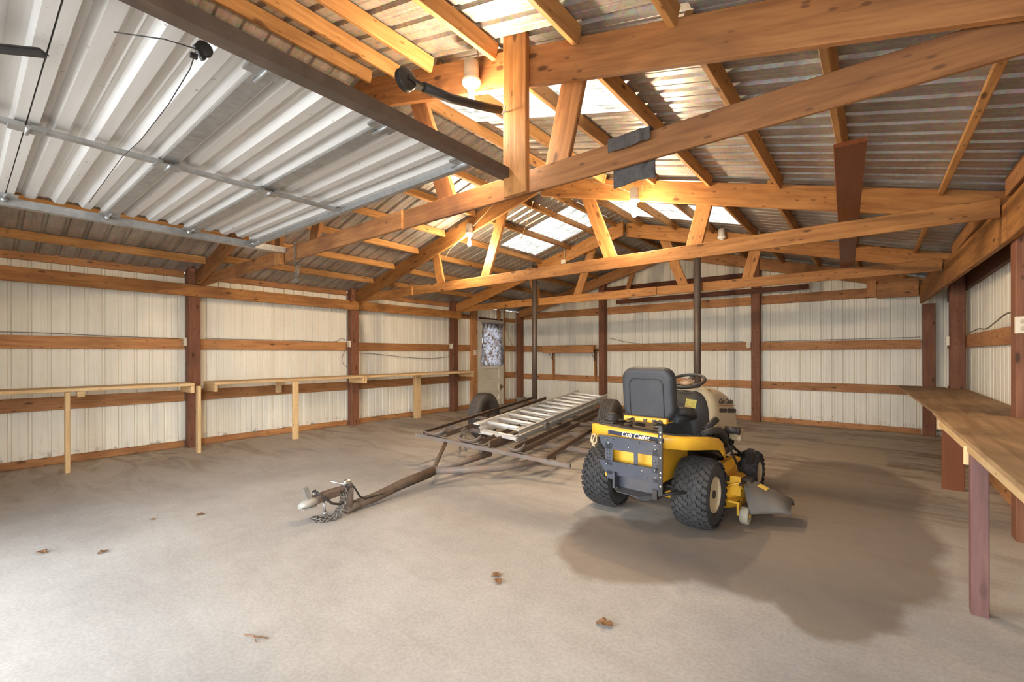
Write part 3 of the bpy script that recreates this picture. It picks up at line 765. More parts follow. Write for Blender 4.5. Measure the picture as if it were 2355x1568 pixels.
def cable(pts, label, r=.004, mat=WIREM, name='cable'):
    m = MB()
    P = [Vector(p) for p in pts]; Q = []
    for i in range(len(P)-1):
        p0 = P[max(0, i-1)]; p1 = P[i]; p2 = P[i+1]; p3 = P[min(len(P)-1, i+2)]
        for k in range(6):
            t = k/6; Q.append(.5*((2*p1)+(p2-p0)*t+(2*p0-5*p1+4*p2-p3)*t*t+(3*p1-p0-3*p2+p3)*t**3))
    Q.append(P[-1]); m.tube(Q, r, 6)
    return tag(m.build(name, mat, center=True), label, 'cable')
cable([(3.93, -4.75, 3.2), (3.88, -4.72, 3.1), (3.72, -4.70, 2.80), (3.70, -4.70, 2.76)], 'thin pull cord hanging by the ridge beside the skylight', .004, NEWW, 'pull_cord')
cable([(.05, -9.7, 1.475), (.05, -8.9, 1.50), (.05, -8.2, 1.478), (.06, -7.5, 1.468)], 'grey cable along the middle girt under the raised door', .005, WIREG)
cable([(.05, -7.2, 1.482), (.05, -6.9, 1.475), (.05, -6.2, 1.478), (.05, -5.3, 1.472), (.05, -5.15, 1.53), (.06, -5.03, 1.50)], 'grey cable along the middle girt behind the second plank bench', .005, WIREG)
cable([(.05, -5.03, 1.36), (.05, -5.1, 1.25), (.05, -5.12, 1.12), (.06, -5.03, 1.02)], 'loop of grey cable below the outlet behind the second plank bench', .005, WIREG)
cable([(.05, -4.85, 1.28), (.045, -4.4, 1.255), (.045, -3.7, 1.19), (.045, -3.1, 1.165), (.045, -2.7, 1.19), (.05, -2.58, 1.22), (.05, -2.58, 1.36)], 'sagging grey cable below the middle girt behind the third plank bench', .006, WIREG)
cable([(2.62, -.045, 1.62), (3.0, -.045, 1.53), (3.4, -.045, 1.475), (4.2, -.045, 1.478), (5.4, -.045, 1.48)], 'grey cable on the end wall behind the mower', .005, WIREG)
cable([(5.75, -.045, 1.475), (6.6, -.045, 1.485), (7.2, -.045, 1.49), (7.88, -.045, 1.50)], 'grey cable on the end wall beside the workbench', .005, WIREG)
cable([(8.17, -2.0, 1.475), (8.16, -2.7, 1.50), (8.15, -3.2, 1.48), (8.14, -3.7, 1.52), (8.13, -4.2, 1.56), (8.14, -4.6, 1.53)], 'loose grey cable on the girt above the plywood workbench', .006, WIREG)
cable([(.06, -.66, 2.05), (.06, -.60, 1.85), (.06, -.45, 1.6), (.06, -.33, 1.45)], 'brown cable curving down beside the side door', .008, WIREM)
jb = empty('junction_box', (2.97, -2.50, 2.915)); tag(jb, 'white junction box on the truss behind the pipes, fed by tan cable', 'electrical box')
MB().bb(-.045, .045, -.012, .012, -.035, .035).build('box', OUTL, jb); MB().tube([(.02, 0, .03), (.03, 0, .2), (-.02, -.02, .28), (-.3, -.05, .24)], .008, 6).build('conduit', WIREM, jb)

# outlets
def outlet(loc, rz, label, cover=True):
    e = empty('outlet_box', loc, rz); tag(e, label, 'outlet', 'ivory outlet boxes on posts and walls')
    MB().bb(-.035, .035, -.002, .03, -.055, .055).build('plate', OUTL, e, mods=bev(.004, 2))
    f = MB()
    for z in (-.022, .022): f.lathe([(.001, -.004), (.014, -.004), (.014, -.001)], 14, 'y', (0, 0, z))
    f.build('socket', simple('socket_face', (.5, .44, .34), .4) if 'socket_face' not in MATS else MATS['socket_face'], e)
    return e
outlet((.09, -7.452, 1.425), 0, 'ivory outlet on the post under the raised door hanger')
outlet((.12, -5.042, 1.435), 0, 'ivory outlet on the post between the second and third plank benches')
outlet((.12, -2.588, 1.43), 0, 'ivory outlet on the post before the side door')
outlet((.122, -1.80, 1.29), PI/2, 'ivory switch on the stud beside the side door')
outlet((2.36, -.072, 1.415), 0, 'ivory outlet at the end of the wall shelf')
outlet((5.50, -.072, 1.41), 0, 'ivory outlet on the end wall behind the steering wheel')
outlet((8.01, -1.70, 1.40), -PI/2, 'ivory outlet on the wavy-grained post above the workbench')
outlet((8.07, -5.002, 1.43), 0, 'ivory switch box on the large post in the workbench')

# steel pipes
for x, z, l in ((2.35, 2.93, 'tall brown steel pipe standing behind the trailer'), (5.30, 2.80, 'tall brown steel pipe rising behind the mower steering wheel')):
    e = empty('steel_pipe', (x, -2.535, 0)); tag(e, l, 'pipe', 'brown steel pipes')
    MB().lathe([(.05, .012), (.05, z)], 20).build('tube', PIPEM, e)
    MB().bb(-.09, .09, -.05, .05, 0, .012).build('base_plate', PIPEM, e)
    MB().lathe([(.001, 0), (.009, 0), (.009, .006), (.001, .006)], 10, 'y', (0, -.056, 1.05)).build('bolt_hole', LETB, e)

# ------------------------------------------------------------------ plank benches
def plank_bench(y0, y1, legs, label, ends=(True, True), xw=.62):
    e = empty('plank_bench', (.33, (y0+y1)/2, 0)); tag(e, label, 'bench', 'plank benches along the siding wall')
    lc = Vector(e.location)
    def P(*p): return Vector(p)-lc
    n = 2; w = (xw-.19)/n
    for k in range(n):
        xc = .19+w*(k+.5)
        beam('top_board', P(xc, y0, .872), P(xc, y1, .872), w-.004, .036, NEWW, e)
    for y in ([y0+.02] if ends[0] else [])+([y1-.02] if ends[1] else []):
        beam('cross_support', P(.19, y, .809), P(xw-.01, y, .809), .038, .088, NEWW, e)
    for (x, y, kind) in legs:
        if kind == 'flat': beam('leg', P(x, y, 0), P(x, y, .852), .085, .038, NEWW, e, up=(1, 0, 0))
        elif kind == 'wide': beam('leg', P(x, y, 0), P(x, y, .852), .09, .13, NEWW, e, up=(0, 1, 0))
        else: beam('leg', P(x, y, 0), P(x, y, .852), .038, .085, NEWW, e, up=(1, 0, 0))
    return e
bA = plank_bench(-9.78, -7.475, [(.64, -8.63, 'edge'), (.60, -7.43, 'edge')], 'long plank bench under the raised door with two slim legs', (False, True))
MB().bb(.22, .27, .08, .14, .79, .852).build('support_block', NEWW, bA)
bB = plank_bench(-7.255, -5.035, [(.645, -6.22, 'flat')], 'plank bench between the first two posts with one pale leg')
tag(beam('support_block', (.10, -6.22, .66), (.10, -6.22, .85), .085, .038, NEWW, up=(1, 0, 0)), 'pale wood block on the low girt behind the second plank bench', 'block')
bC = plank_bench(-5.03, -2.36, [(.30, -3.66, 'wide')], 'plank bench ending by the side door, with one thick leg')

# wall shelf on the end wall
ws = empty('wall_shelf', (1.7, -.06, 1.36)); tag(ws, 'small brown wall shelf on the end wall held by two brackets', 'shelf')
lc = Vector(ws.location)
beam('shelf_board', Vector((.93, -.21, 1.36))-lc, Vector((2.41, -.21, 1.36))-lc, .30, .022, GIRTW, ws)
beam('face_board', Vector((1.02, -.37, 1.365))-lc, Vector((2.41, -.37, 1.365))-lc, .022, .16, GIRTW, ws)
for x in (1.13, 2.30):
    beam('upright', Vector((x, -.062, .62))-lc, Vector((x, -.062, 1.30))-lc, .036, .085, GIRTW, ws, up=(0, 1, 0))
    q = MB(); q.bb(x-1.7-.012, x-1.7+.012, -.30, -.02, -.018, -.014); q.bb(x-1.7-.012, x-1.7+.012, -.045, -.041, -.26, -.014); q.tube([(x-1.7, -.25, -.02), (x-1.7, -.05, -.24)], .006, 6); q.build('bracket', DARKST, ws)

# plywood workbench
wbn = empty('plywood_workbench', (7.9, -5.5, 0)); tag(wbn, 'worn plywood workbench along the siding wall beside the mower', 'workbench')
lc = Vector(wbn.location)
def slab(name, pts, z0, z1, mat):
    cx = sum(p[0] for p in pts)/len(pts); cy = sum(p[1] for p in pts)/len(pts)
    mw = Matrix.Translation(Vector((cx, cy, 0))-lc) @ Matrix.Rotation(PI/2, 4, 'Z')
    return MB().prism([(p[1]-cy, -(p[0]-cx)) for p in pts], z0, z1, 'z').build(name, mat, wbn, mw, mods=bev(.003, 1))
slab('top_board', [(7.66, -4.925), (8.03, -4.925), (8.03, -4.82), (8.195, -4.82), (8.195, -1.79), (8.03, -1.79), (8.03, -1.4), (7.57, -1.4)], .795, .815, PLYW)
slab('top_board', [(7.70, -9.5), (8.195, -9.5), (8.195, -4.985), (8.03, -4.985), (8.03, -4.935), (7.645, -4.935)], .800, .822, PLYW)
fr = beam('front_rail', Vector((7.735, -9.5, .78))-lc, Vector((7.665, -5.30, .78))-lc, .036, .038, NEWW, wbn)
beam('end_block', Vector((7.66, -5.02, .752))-lc, Vector((7.86, -5.02, .752))-lc, .036, .085, NEWW, wbn)
beam('leg', Vector((7.70, -6.295, 0))-lc, Vector((7.70, -6.295, .76))-lc, .062, .062, MAUVE, wbn, up=(0, 1, 0))
beam('leg_block', Vector((7.668, -6.245, .70))-lc, Vector((7.668, -6.245, .79))-lc, .03, .036, NEWW, wbn, up=(0, 1, 0))
pb = beam('panel_board', Vector((7.875, -3.66, 0))-lc, Vector((7.875, -3.66, .794))-lc, .15, .024, REDW, wbn, up=(0, 1, 0))

# block and bits in the corner
tag(MB().bb(.23, .43, -.42, -.24, 0, .16).build('concrete_block', CONCB, center=True, mods=bev(.01, 2)), 'grey block on the floor at the foot of the corner post', 'block')

# ------------------------------------------------------------------ trailer
TR = Matrix.Translation((4.13, -5.84, .245)) @ Matrix.Rotation(math.radians(11.1), 4, 'Z') @ Matrix.Rotation(math.radians(3.15), 4, 'X') @ Matrix.Rotation(math.radians(4.5), 4, 'Y')
def tw(*p): return TR @ Vector(p)
tl = empty('utility_trailer', (4.13, -5.84, 0)); tag(tl, 'rusty three-channel tilt trailer with its tongue resting on the concrete', 'trailer')
TL = Matrix.Translation(-tl.location)
BED = TL @ TR
def tpart(name, mb, mat, parent=tl, mw=None, **k):
    return mb.build(name, mat, parent, (BED if mw is None else mw), **k)
def bar(mb, a, b, w, h):
    M = axis_mat(a, b); mb.box(M.translation, ((Vector(b)-Vector(a)).length, w, h), M.to_3x3())
m = MB(); bar(m, (-.96, 0, 0), (.93, 0, 0), .04, .04); tpart('front_bar', m, RUST)
m = MB(); bar(m, (-.885, .03, .032), (-.83, 2.9, .032), .004, .045); bar(m, (-.868, .03, .054), (-.813, 2.9, .054), .034, .004); tpart('side_rail', m, RUSTD)
m = MB(); bar(m, (.69, -.02, .032), (.745, 2.9, .032), .004, .045); bar(m, (.675, -.02, .054), (.73, 2.9, .054), .034, .004); tpart('side_rail', m, RUSTD)
def channel(xa, xb, xa2, xb2, y1, floor=False):
    m = MB(); h = .052
    if floor: bar(m, ((xa+xb)/2, .04, .024), ((xa2+xb2)/2, y1, .024), xb-xa, .005); bar(m, (xa, .04, .05), (xa2, y1, .05), .006, h)
    bar(m, (xb, .04, .05), (xb2, y1, .05), .006, h); bar(m, (xb-.02, .04, .026), (xb2-.02, y1, .026), .045, .005)
    o = tpart('wheel_channel', m, RUSTD)
    # flared lip at the front end
    q = MB(); vs = []
    n = 9
    for j, (dy, dz, ex) in enumerate(((.10, .026, 0), (.02, .026, .012), (-.055, .044, .03), (-.10, .085, .045))):
        for i in range(n):
            u = i/(n-1); x = xa-ex+(xb-xa+2*ex)*u; k = abs(u-.5)*2
            vs.append((x, dy+.05*k**2*(j > 0)*(1 if u > .5 else .2), dz+(.065*k**3 if u > .5 else .02*k**4)))
    q.add(vs, [(j*n+i, j*n+i+1, (j+1)*n+i+1, (j+1)*n+i) for j in range(3) for i in range(n-1)], True)
    q.build('channel_lip', RUST, o, recalc=False, mods=lambda o: setattr(o.modifiers.new('thick', 'SOLIDIFY'), 'thickness', .006))
channel(-.79, -.565, -.78, -.60, 2.94); channel(-.33, -.10, -.28, -.06, 2.9); channel(.30, .415, .44, .57, 2.95, True)
m = MB()
for y, xa, xb in ((.55, -.9, .95), (1.17, -.88, .80), (2.05, -.88, .78), (2.86, -.86, .76)): bar(m, (xa, y, .0), (xb, y-.0, .0), .05, .036)
tpart('cross_member', m, RUST)
m = MB(); m.bb(.02, .05, -.04, .22, .02, .10); tpart('stop_plate', m, RUSTD, mods=bev(.012, 2))
m = MB(); bar(m, (-.1, .02, -.04), (-.02, 2.3, -.07), .05, .06); tpart('tilt_beam', m, RUSTD)
# world-placed chassis parts
V = Vector((4.02, -6.50, .125))
def wpart(name, mb, mat, parent=tl, **k): return mb.build(name, mat, parent, TL if parent is tl else Matrix.Identity(4), **k)
m = MB(); m.tube([(4.085, -7.40, .045), (4.085, -7.2, .058), (4.06, -6.85, .105), V], [.036, .040, .043, .043], 14); wpart('tongue_pipe', m, RUSTD)
m = MB(); m.tube([V, V.lerp(tw(-.02, .1, -.075), .5), tw(-.02, .1, -.075)], .034, 12); m.tube([V, tw(.30, -.22, -.085), tw(.62, .35, -.07)], .034, 12); wpart('frame_arm', m, RUST)
m = MB(); m.tube([V+Vector((0, 0, .01)), tw(-.55, .02, -.02)], .021, 10); wpart('strut', m, RUSTD)
m = MB(); m.tube([(4.09, -7.425, .20), (4.09, -7.43, .035)], .036, 16); m.tube([(4.09, -7.45, .036), (4.088, -7.34, .048)], .036, 16); m.bb(4.055, 4.125, -7.465, -7.40, 0, .01); wpart('jack_leg', m, RUST)
cp = MB(); cp.tube([(4.09, -7.40, .205), (4.092, -7.56, .190)], .030, 12)
cp.loft([[(4.055, y, z), (4.13, y, z), (4.13, y, z+h), (4.11, y, z+h+.012), (4.075, y, z+h+.012), (4.055, y, z+h)] for y, z, h in ((-7.52, .165, .045), (-7.62, .155, .05), (-7.70, .145, .045))], False)
co = wpart('coupler', cp, RUSTD, mods=bev(.004, 2))
bs = MB(); bs.loft([[(4.09+r*math.cos(a), y+r*.4*math.sin(a)*0, z+rz*math.sin(a)) for a in [2*PI*k/14 for k in range(14)]] for y, r, z, rz in ((-7.68, .036, .165, .030), (-7.74, .042, .160, .034), (-7.79, .040, .155, .030), (-7.82, .022, .150, .016))], True)
bs.bb(4.045, 4.135, -7.81, -7.70, .128, .134); bs.build('ball_socket', simple('worn_white_steel', (.34, .32, .28), .5, .3, .15, 20), co, Matrix.Identity(4))
m = MB(); m.box((4.085, -7.755, .225), (.028, .035, .10), Matrix.Rotation(.35, 3, 'X')); m.tube([(4.085, -7.72, .19), (4.085, -7.70, .235), (4.085, -7.68, .20)], .008, 6); m.build('latch', GALV, co, Matrix.Identity(4))
m = MB(); m.tube([(4.10, -7.64, .15), (4.10, -7.63, .06)], .008, 8); m.lathe([(.018, 0), (.018, .022)], 8, 'z', (4.10, -7.63, .045)); m.build('bolt', GALV, co, Matrix.Identity(4))
m = MB(); m.tube([(4.06, -7.70, .225), (4.09, -7.705, .24), (4.13, -7.66, .19), (4.15, -7.60, .13), (4.16, -7.54, .11), (4.15, -7.48, .13)], .009, 8); m.tube([(4.13, -7.47, .235), (4.15, -7.42, .215), (4.14, -7.36, .12), (4.12, -7.30, .085), (4.10, -6.9, .075), (4.05, -6.55, .09)], .007, 8); wpart('wiring', m, DARKST)
m = MB(); m.lathe([(.02, 0), (.024, .01), (.024, .05), (.018, .06)], 12, 'y', (4.10, -7.48, .245)); m.tube([(4.06, -7.56, .27), (4.10, -7.47, .235), (4.14, -7.44, .225)], .007, 8); wpart('plug', m, CHROME)
m = MB()
for k, dx in enumerate((-.03, 0, .035)):
    m.chain([(4.10+dx*.3, -7.46, .225), (4.13+dx, -7.49, .16), (4.14+dx, -7.52, .08), (4.13+dx, -7.57, .02), (4.09+dx*1.3, -7.66, .012), (4.045+dx, -7.69, .012), (4.02+dx, -7.665, .012+.008*k)], .034, .0045)
wpart('safety_chain', m, CHAINM)
m = MB(); m.chain([tw(-.50, .30, .09), tw(-.49, .26, .05), tw(-.48, .2, -.04), tw(-.47, .18, -.16), tw(-.47, .17, -.185)], .035, .0048); m.chain([tw(-.47, .30, .09), tw(-.44, .24, .0), tw(-.43, .22, -.10), tw(-.40, .2, -.15)], .035, .0048); m.chain([tw(-.52, .26, .08), tw(-.46, .22, .05), tw(-.50, .22, .0), tw(-.46, .2, -.03)], .035, .0048)
wpart('tie_chain', m, CHAINM)
# wheels
def tyre_profile(R, Wd, rim, crown=.02):
    h = Wd/2
    return [(rim, -h*.72), (rim+.012, -h*.86), (rim+(R-rim)*.45, -h), (R-crown*2.2, -h*.97), (R-crown, -h*.86), (R-.004, -h*.6), (R, -h*.3), (R, h*.3), (R-.004, h*.6), (R-crown, h*.86), (R-crown*2.2, h*.97), (rim+(R-rim)*.45, h), (rim+.012, h*.86), (rim, h*.72)]
def old_wheel(c, rz):
    mw = TL @ Matrix.Translation(c) @ Matrix.Rotation(rz, 4, 'Z')
    m = MB(); R = .34
    pr = [(.175, -.075), (.19, -.088), (.25, -.098), (.305, -.092), (.325, -.078)]
    for k in range(5):
        a = -.072+k*.029; pr += [(R-.004+.004*(1-abs(k-2)/2), a), (R-.004+.004*(1-abs(k-2)/2), a+.022), (R-.016, a+.024), (R-.016, a+.027)] if k < 4 else [(R-.004, a), (R-.004, a+.022)]
    pr += [(.325, .078), (.305, .092), (.25, .098), (.19, .088), (.175, .075)]
    m.lathe(pr, 56, 'x', closed=True)
    o = m.build('wheel', TYRE2, tl, mw)
    q = MB(); q.lathe([(.178, -.078), (.178, .078), (.168, .080), (.155, .050), (.150, .0), (.10, .012), (.09, .03), (.06, .034), (.055, .075), (.035, .08), (.001, .08)], 32, 'x'); 
    q.lathe([(.178, -.078), (.165, -.07), (.15, 0)], 32, 'x')
    for k in range(5):
        a = 2*PI*k/5; q.lathe([(.009, .03), (.009, .05), (.001, .05)], 6, 'x', (0, .075*math.cos(a), .075*math.sin(a)))
    q.build('hub', RUSTD, o)
old_wheel((2.82, -4.46, .34), math.radians(11)); old_wheel((4.73, -4.19, .34), math.radians(11))
m = MB(); m.tube([(2.80, -4.465, .33), (4.74, -4.19, .33)], .03, 10); wpart('axle', m, RUSTD)

# ------------------------------------------------------------------ ladder lying on the trailer
la = empty('extension_ladder', tw(-.2, .4, .1)); tag(la, 'aluminium extension ladder lying flat along the rusty trailer', 'ladder')
LM = Matrix.Translation(-la.location) @ TR @ Matrix.Translation((-.335, .38, .115)) @ Matrix.Rotation(-math.radians(2.4), 4, 'Z')
def lpart(name, mb, mat=ALU): return mb.build(name, mat, la, LM)
def rail(x, y0, y1, z, s):
    m = MB(); m.bb(x-.002, x+.002, y0, y1, z-.034, z+.034); m.bb(min(x, x+s*.026), max(x, x+s*.026), y0, y1, z+.030, z+.034); m.bb(min(x, x+s*.026), max(x, x+s*.026), y0, y1, z-.034, z-.030); return m
LW = .52
for x, s in ((0, -1), (LW, 1)):
    lpart('upper_rail', rail(x, 0, 3.08, .018, s)); lpart('lower_rail', rail(x+s*.0+(.028 if s < 0 else -.028), -.03, 3.0, -.048, s))
for k in range(11):
    y = .14+k*.272; m = MB(); m.tube([(-.0, y, .025), (LW, y, .025)], .020, 8); lpart('rung', m)
for k in range(11):
    y = .02+k*.272; m = MB(); m.tube([(.03, y, -.045), (LW-.03, y, -.045)], .015, 8); lpart('lower_rung', m)
m = MB(); m.bb(.06, LW-.0, -.06, -.02, -.065, -.035); lpart('foot_bar', m)
m = MB(); m.loft([[(x-.02, y, .036), (x+.045, y, .036), (x+.045, y, .05), (x-.02, y, .05)] for x, y in ((LW-.03, -.02), (LW-.03, .16))], False); m.bb(-.05, .02, -.06, .10, .03, .045); lpart('end_cap', m)
m = MB(); m.bb(LW+.002, LW+.03, .62, .70, -.06, .03); m.tube([(LW+.02, .60, .0), (LW+.04, .66, .02), (LW+.03, .72, -.02)], .008, 6); m.bb(LW+.002, LW+.03, 2.62, 2.70, -.06, .03); lpart('rung_lock', m, GALV)
m = MB(); m.tube([(LW+.012, .0, -.012), (LW+.012, 1.5, -.02), (LW+.012, 3.0, -.012)], .005, 6); lpart('pull_rope', m, WIREM)

# ------------------------------------------------------------------ riding mower
mo = empty('riding_mower', (5.967, -5.988, 0), math.radians(-2.7)); tag(mo, 'yellow and cream riding mower with black seat, parked on the damp patch', 'riding mower')
def mp(name, mb, mat, parent=None, mw=None, **k): return mb.build(name, mat, parent or mo, mw, **k)
def rrect(w, d, r, n=6, cx=0, cz=0):
    pts = []
    for qx, qz, a0 in ((1, -1, -PI/2), (1, 1, 0), (-1, 1, PI/2), (-1, -1, PI)):
        for k in range(n+1):
            a = a0+PI/2*k/n; pts.append((cx+qx*(w/2-r)+r*math.cos(a), cz+qz*(d/2-r)+r*math.sin(a)))
    return pts
DISCM = simple('recess_shade_tan', (.27, .20, .115), .5, 0, .1, 6)  # darker, dirtier tan: shade inside the dished wheel centres painted into the colour
# turf tyres with raised zig-zag blocks
def turf_wheel(name, x, y, R, Wd, rim, side, ncol, nrow):
    m = MB(); h = Wd/2
    m.lathe(tyre_profile(R-.009, Wd, rim, .022), 48, 'x', closed=True)
    cw = Wd*.96/ncol
    def surf(u, a, lift):
        t = u/h; r = R-.009-.026*max(0, abs(t)-.45)**1.6*2.2+lift
        return (u, r*math.cos(a), r*math.sin(a))
    da = 2*PI/nrow
    for c in range(ncol):
        uc = -Wd*.48+cw*(c+.5)
        for k in range(nrow):
            a = da*(k+.5*(c % 2)); s_ = 1 if (c % 4) < 2 else -1
            U, Aa = cw*.56, da*.42
            # bow-tie block outline
            out = [(-U, -Aa*.75), (-U*.25, -Aa*.95+Aa*.25*s_), (U*.25, -Aa*.95-Aa*.25*s_), (U, -Aa*.55), (U, Aa*.75), (U*.25, Aa*.95-Aa*.25*s_), (-U*.25, Aa*.95+Aa*.25*s_), (-U, Aa*.55)]
            out = [(p, q*(.95)) for p, q in out]
            out = [(max(-h*.985-uc, min(h*.985-uc, p)), q) for p, q in out]
            v0 = [surf(uc+p, a+q, -.003) for p, q in out]; v1 = [surf(uc+p*.93, a+q*.95, .0075 if R > .22 else .0055) for p, q in out]
            n = len(out); m.add(v0+v1, [[i, (i+1) % n, n+(i+1) % n, n+i] for i in range(n)]+[list(range(n, 2*n))])
    o = mp(name, m, TYRE, mw=Matrix.Translation((x, y, R)))
    q = MB(); s = side
    q.lathe([(rim+.010, s*h*.76), (rim+.006, s*h*.88), (rim-.004, s*h*.88), (rim-.010, s*h*.70), (rim-.014, s*h*.40)], 36, 'x')
    q.lathe([(rim+.004, -s*h*.80), (rim-.012, -s*h*.72), (rim-.03, 0)], 36, 'x')
    w_ = MB(); w_.lathe([(rim-.012, s*h*.55), (rim-.018, s*h*.1), (rim-.024, -s*h*.3), (rim*.6, -s*h*.42), (rim*.45, -s*h*.3), (.030, -s*h*.28), (.022, s*h*.1), (.001, s*h*.1)], 36, 'x'); w_.build('wheel_disc', DISCM, o)
    q.build('rim', CREAMP, o)
    return o
turf_wheel('rear_wheel', .367, 0, .252, .25, .118, 1, 8, 30); turf_wheel('rear_wheel', -.367, .0, .252, .25, .118, -1, 8, 30)
turf_wheel('front_wheel', .435, 1.13, .19, .155, .085, 1, 5, 22); turf_wheel('front_wheel', -.435, 1.13, .19, .155, .085, -1, 5, 22)
# chassis
m = MB(); m.bb(-.20, .20, -.30, 1.0, .30, .48); m.bb(-.17, .17, 1.0, 1.25, .28, .42); mp('chassis', m, DARKST, mods=bev(.01, 2))
m = MB(); m.tube([(-.47, .0, .252), (.47, .0, .252)], .03, 10); m.loft([[(.13*math.cos(a), y, .252+.10*math.sin(a)) for a in [2*PI*k/16 for k in range(16)]] for y in (-.18, .12)]); mp('rear_axle', m, DARKST)
m = MB(); m.tube([(-.42, 1.13, .19), (-.28, 1.13, .27), (.28, 1.13, .27), (.42, 1.13, .19)], .028, 10); mp('front_axle', m, DARKST)
# yellow tail panel seen through the hitch frame
m = MB(); m.bb(-.21, .21, -.335, -.315, .33, .62); m.bb(.19, .21, -.33, .20, .34, .60); m.bb(-.21, -.19, -.33, .20, .34, .60); mp('tail_panel', m, YELLOW, mods=bev(.006, 2))
# fender band: plan outline swept with top and bottom heights
FB = [(-.455, .33, .47, .40), (-.455, .28, .585, .475), (-.455, .18, .635, .545), (-.45, .02, .665, .575), (-.425, -.14, .690, .595), (-.37, -.26, .705, .612), (-.28, -.335, .712, .622), (-.14, -.352, .708, .618), (0, -.356, .703, .612), (.14, -.352, .697, .606), (.26, -.335, .69, .60), (.355, -.27, .682, .592), (.42, -.15, .672, .582), (.45, .0, .655, .565), (.458, .15, .63, .54), (.458, .25, .585, .485), (.458, .31, .50, .425)]
m = MB(); rings = []
for x, y, zt, zb in FB:
    L_ = math.hypot(x, y-.15); ix, iy = x*(1-.055/L_), y-(y-.15)*.055/L_
    rings.append([(x, y, zb), (x*1.0, y, zt-.02), (x*.992, y*.99, zt-.006), (ix, iy, zt), (ix, iy, zt-.012), (x*.985, y*.985, zt-.03), (x*.985, y*.985, zb)])
m.loft(rings); fd = mp('fender', m, YELLOW)
# dark platform on top of the fenders, with the sculpted leg room
m = MB(); n = len(FB)
top = [(x*.93, y*.93+.008, zt+.004) for x, y, zt, zb in FB]; inn = [(x*.66, y*.62+.05, zt-.012) for x, y, zt, zb in FB]
m.add(top+inn, [(i, i+1, n+i+1, n+i) for i in range(n-1)], True)
m.add([(-.29, .25, .57), (.29, .25, .57), (.26, -.17, .655), (-.24, -.17, .665)], [(0, 1, 2, 3)])
mp('fender_deck', m, BLACKP, recalc=True, mods=lambda o: setattr(o.modifiers.new('thick', 'SOLIDIFY'), 'thickness', .008))
m = MB(); m.loft([[(-.36, .25, .50), (.36, .25, .50), (.36, .25, .57), (-.36, .25, .57)], [(-.36, .55, .40), (.36, .55, .40), (.36, .55, .45), (-.36, .55, .45)], [(-.34, .95, .40), (.34, .95, .40), (.34, .95, .45), (-.34, .95, .45)]], False); mp('footrest', m, BLACKP, mods=bev(.01, 2))
# navy badge band with script lettering on the tail
m = MB(); m.loft([[(x, y-.004, z-.012), (x, y-.004, z+.016)] for x, y, z in ((-.17, -.352, .668), (-.05, -.356, .664), (.10, -.356, .660), (.245, -.338, .652))], True, caps=False)
bd = mp('badge_band', m, NAVY, recalc=True, mods=lambda o: setattr(o.modifiers.new('thick', 'SOLIDIFY'), 'thickness', .002))
def lettering(txt, size, mat, parent, mw, shear=.25, ext=.0012, name='lettering', sx=1.0, off=0.0):
    c = bpy.data.curves.new(name, 'FONT'); c.body = txt; c.size = size; c.shear = shear; c.extrude = ext; c.align_x = 'CENTER'; c.align_y = 'CENTER'; c.offset = off
    t = bpy.data.objects.new(name+'_tmp', c); COL.objects.link(t)
    bpy.context.view_layer.update()
    me = bpy.data.meshes.new_from_object(t.evaluated_get(bpy.context.evaluated_depsgraph_get()))
    bpy.data.objects.remove(t); me.materials.clear(); me.materials.append(mat)
    o = bpy.data.objects.new(name, me); COL.objects.link(o); o.parent = parent; o.matrix_basis = mw @ Matrix.Diagonal((sx, 1, 1, 1)); return o
lettering('Cub Cadet', .046, LETW, bd, Matrix.Translation((.045, -.3635, .664)) @ Matrix.Rotation(math.radians(1.8), 4, 'Y') @ Matrix.Rotation(PI/2, 4, 'X'), .3, .001, 'lettering', 1.05, .0008)
# rear hitch frame
hf = MB(); yb = -.405
hf.prism([(-.215, .648), (-.205, .60), (-.165, .556), (.235, .556), (.235, .650)], yb-.003, yb+.003)
hf.bb(-.215, .235, yb-.028, yb+.003, .646, .652)
hf.prism([(-.218, .472), (-.205, .44), (-.155, .375), (.235, .375), (.235, .472)], yb-.003, yb+.003)
hf.bb(-.225, .235, yb-.028, yb+.003, .470, .476)
hf.bb(-.165, -.106, yb-.003, yb+.003, .44, .60); hf.bb(.195, .235, yb-.003, yb+.003, .44, .60); hf.bb(.055, .085, yb+.003, yb+.006, .46, .57)
hf.bb(-.155, -.108, yb-.003, yb+.003, .342, .40); hf.bb(.195, .24, yb-.003, yb+.003, .30, .40)
hf.bb(-.16, -.15, yb, -.25, .38, .60); hf.bb(.19, .20, yb, -.25, .38, .60)
hfo = mp('hitch_frame', hf, BLUEST)
for x, z in ((-.155, .632), (.215, .628), (-.14, .60), (.215, .60), (.02, .585), (-.155, .45), (.21, .455), (.21, .52), (.12, .44), (.215, .41)): MB().lathe([(.007, 0), (.007, -.006), (.001, -.008)], 8, 'y', (x, yb-.003, z)).build('bolt', CHROME, hfo)
for x, z in [(x, z) for x in (-.15, -.13) for z in (.57, .545, .52, .495)]+[(-.10, .63), (.10, .63), (.18, .585), (.0, .455), (-.08, .585), (.16, .40), (.225, .56), (.225, .49)]:
    MB().lathe([(.005, 0), (.005, -.001), (.001, -.001)], 8, 'y', (x, yb-.0035, z)).build('bolt_hole', LETB, hfo)
m = MB(); m.bb(.238, .243, yb-.01, yb+.055, .30, .765); m.bb(.238, .268, yb-.012, yb-.007, .30, .765); m.tube([(.255, yb+.02, .765), (.25, yb+.02, .785), (.225, yb+.02, .785), (.215, yb+.02, .765)], .008, 8); ur = mp('upright_rail', m, DARKST)
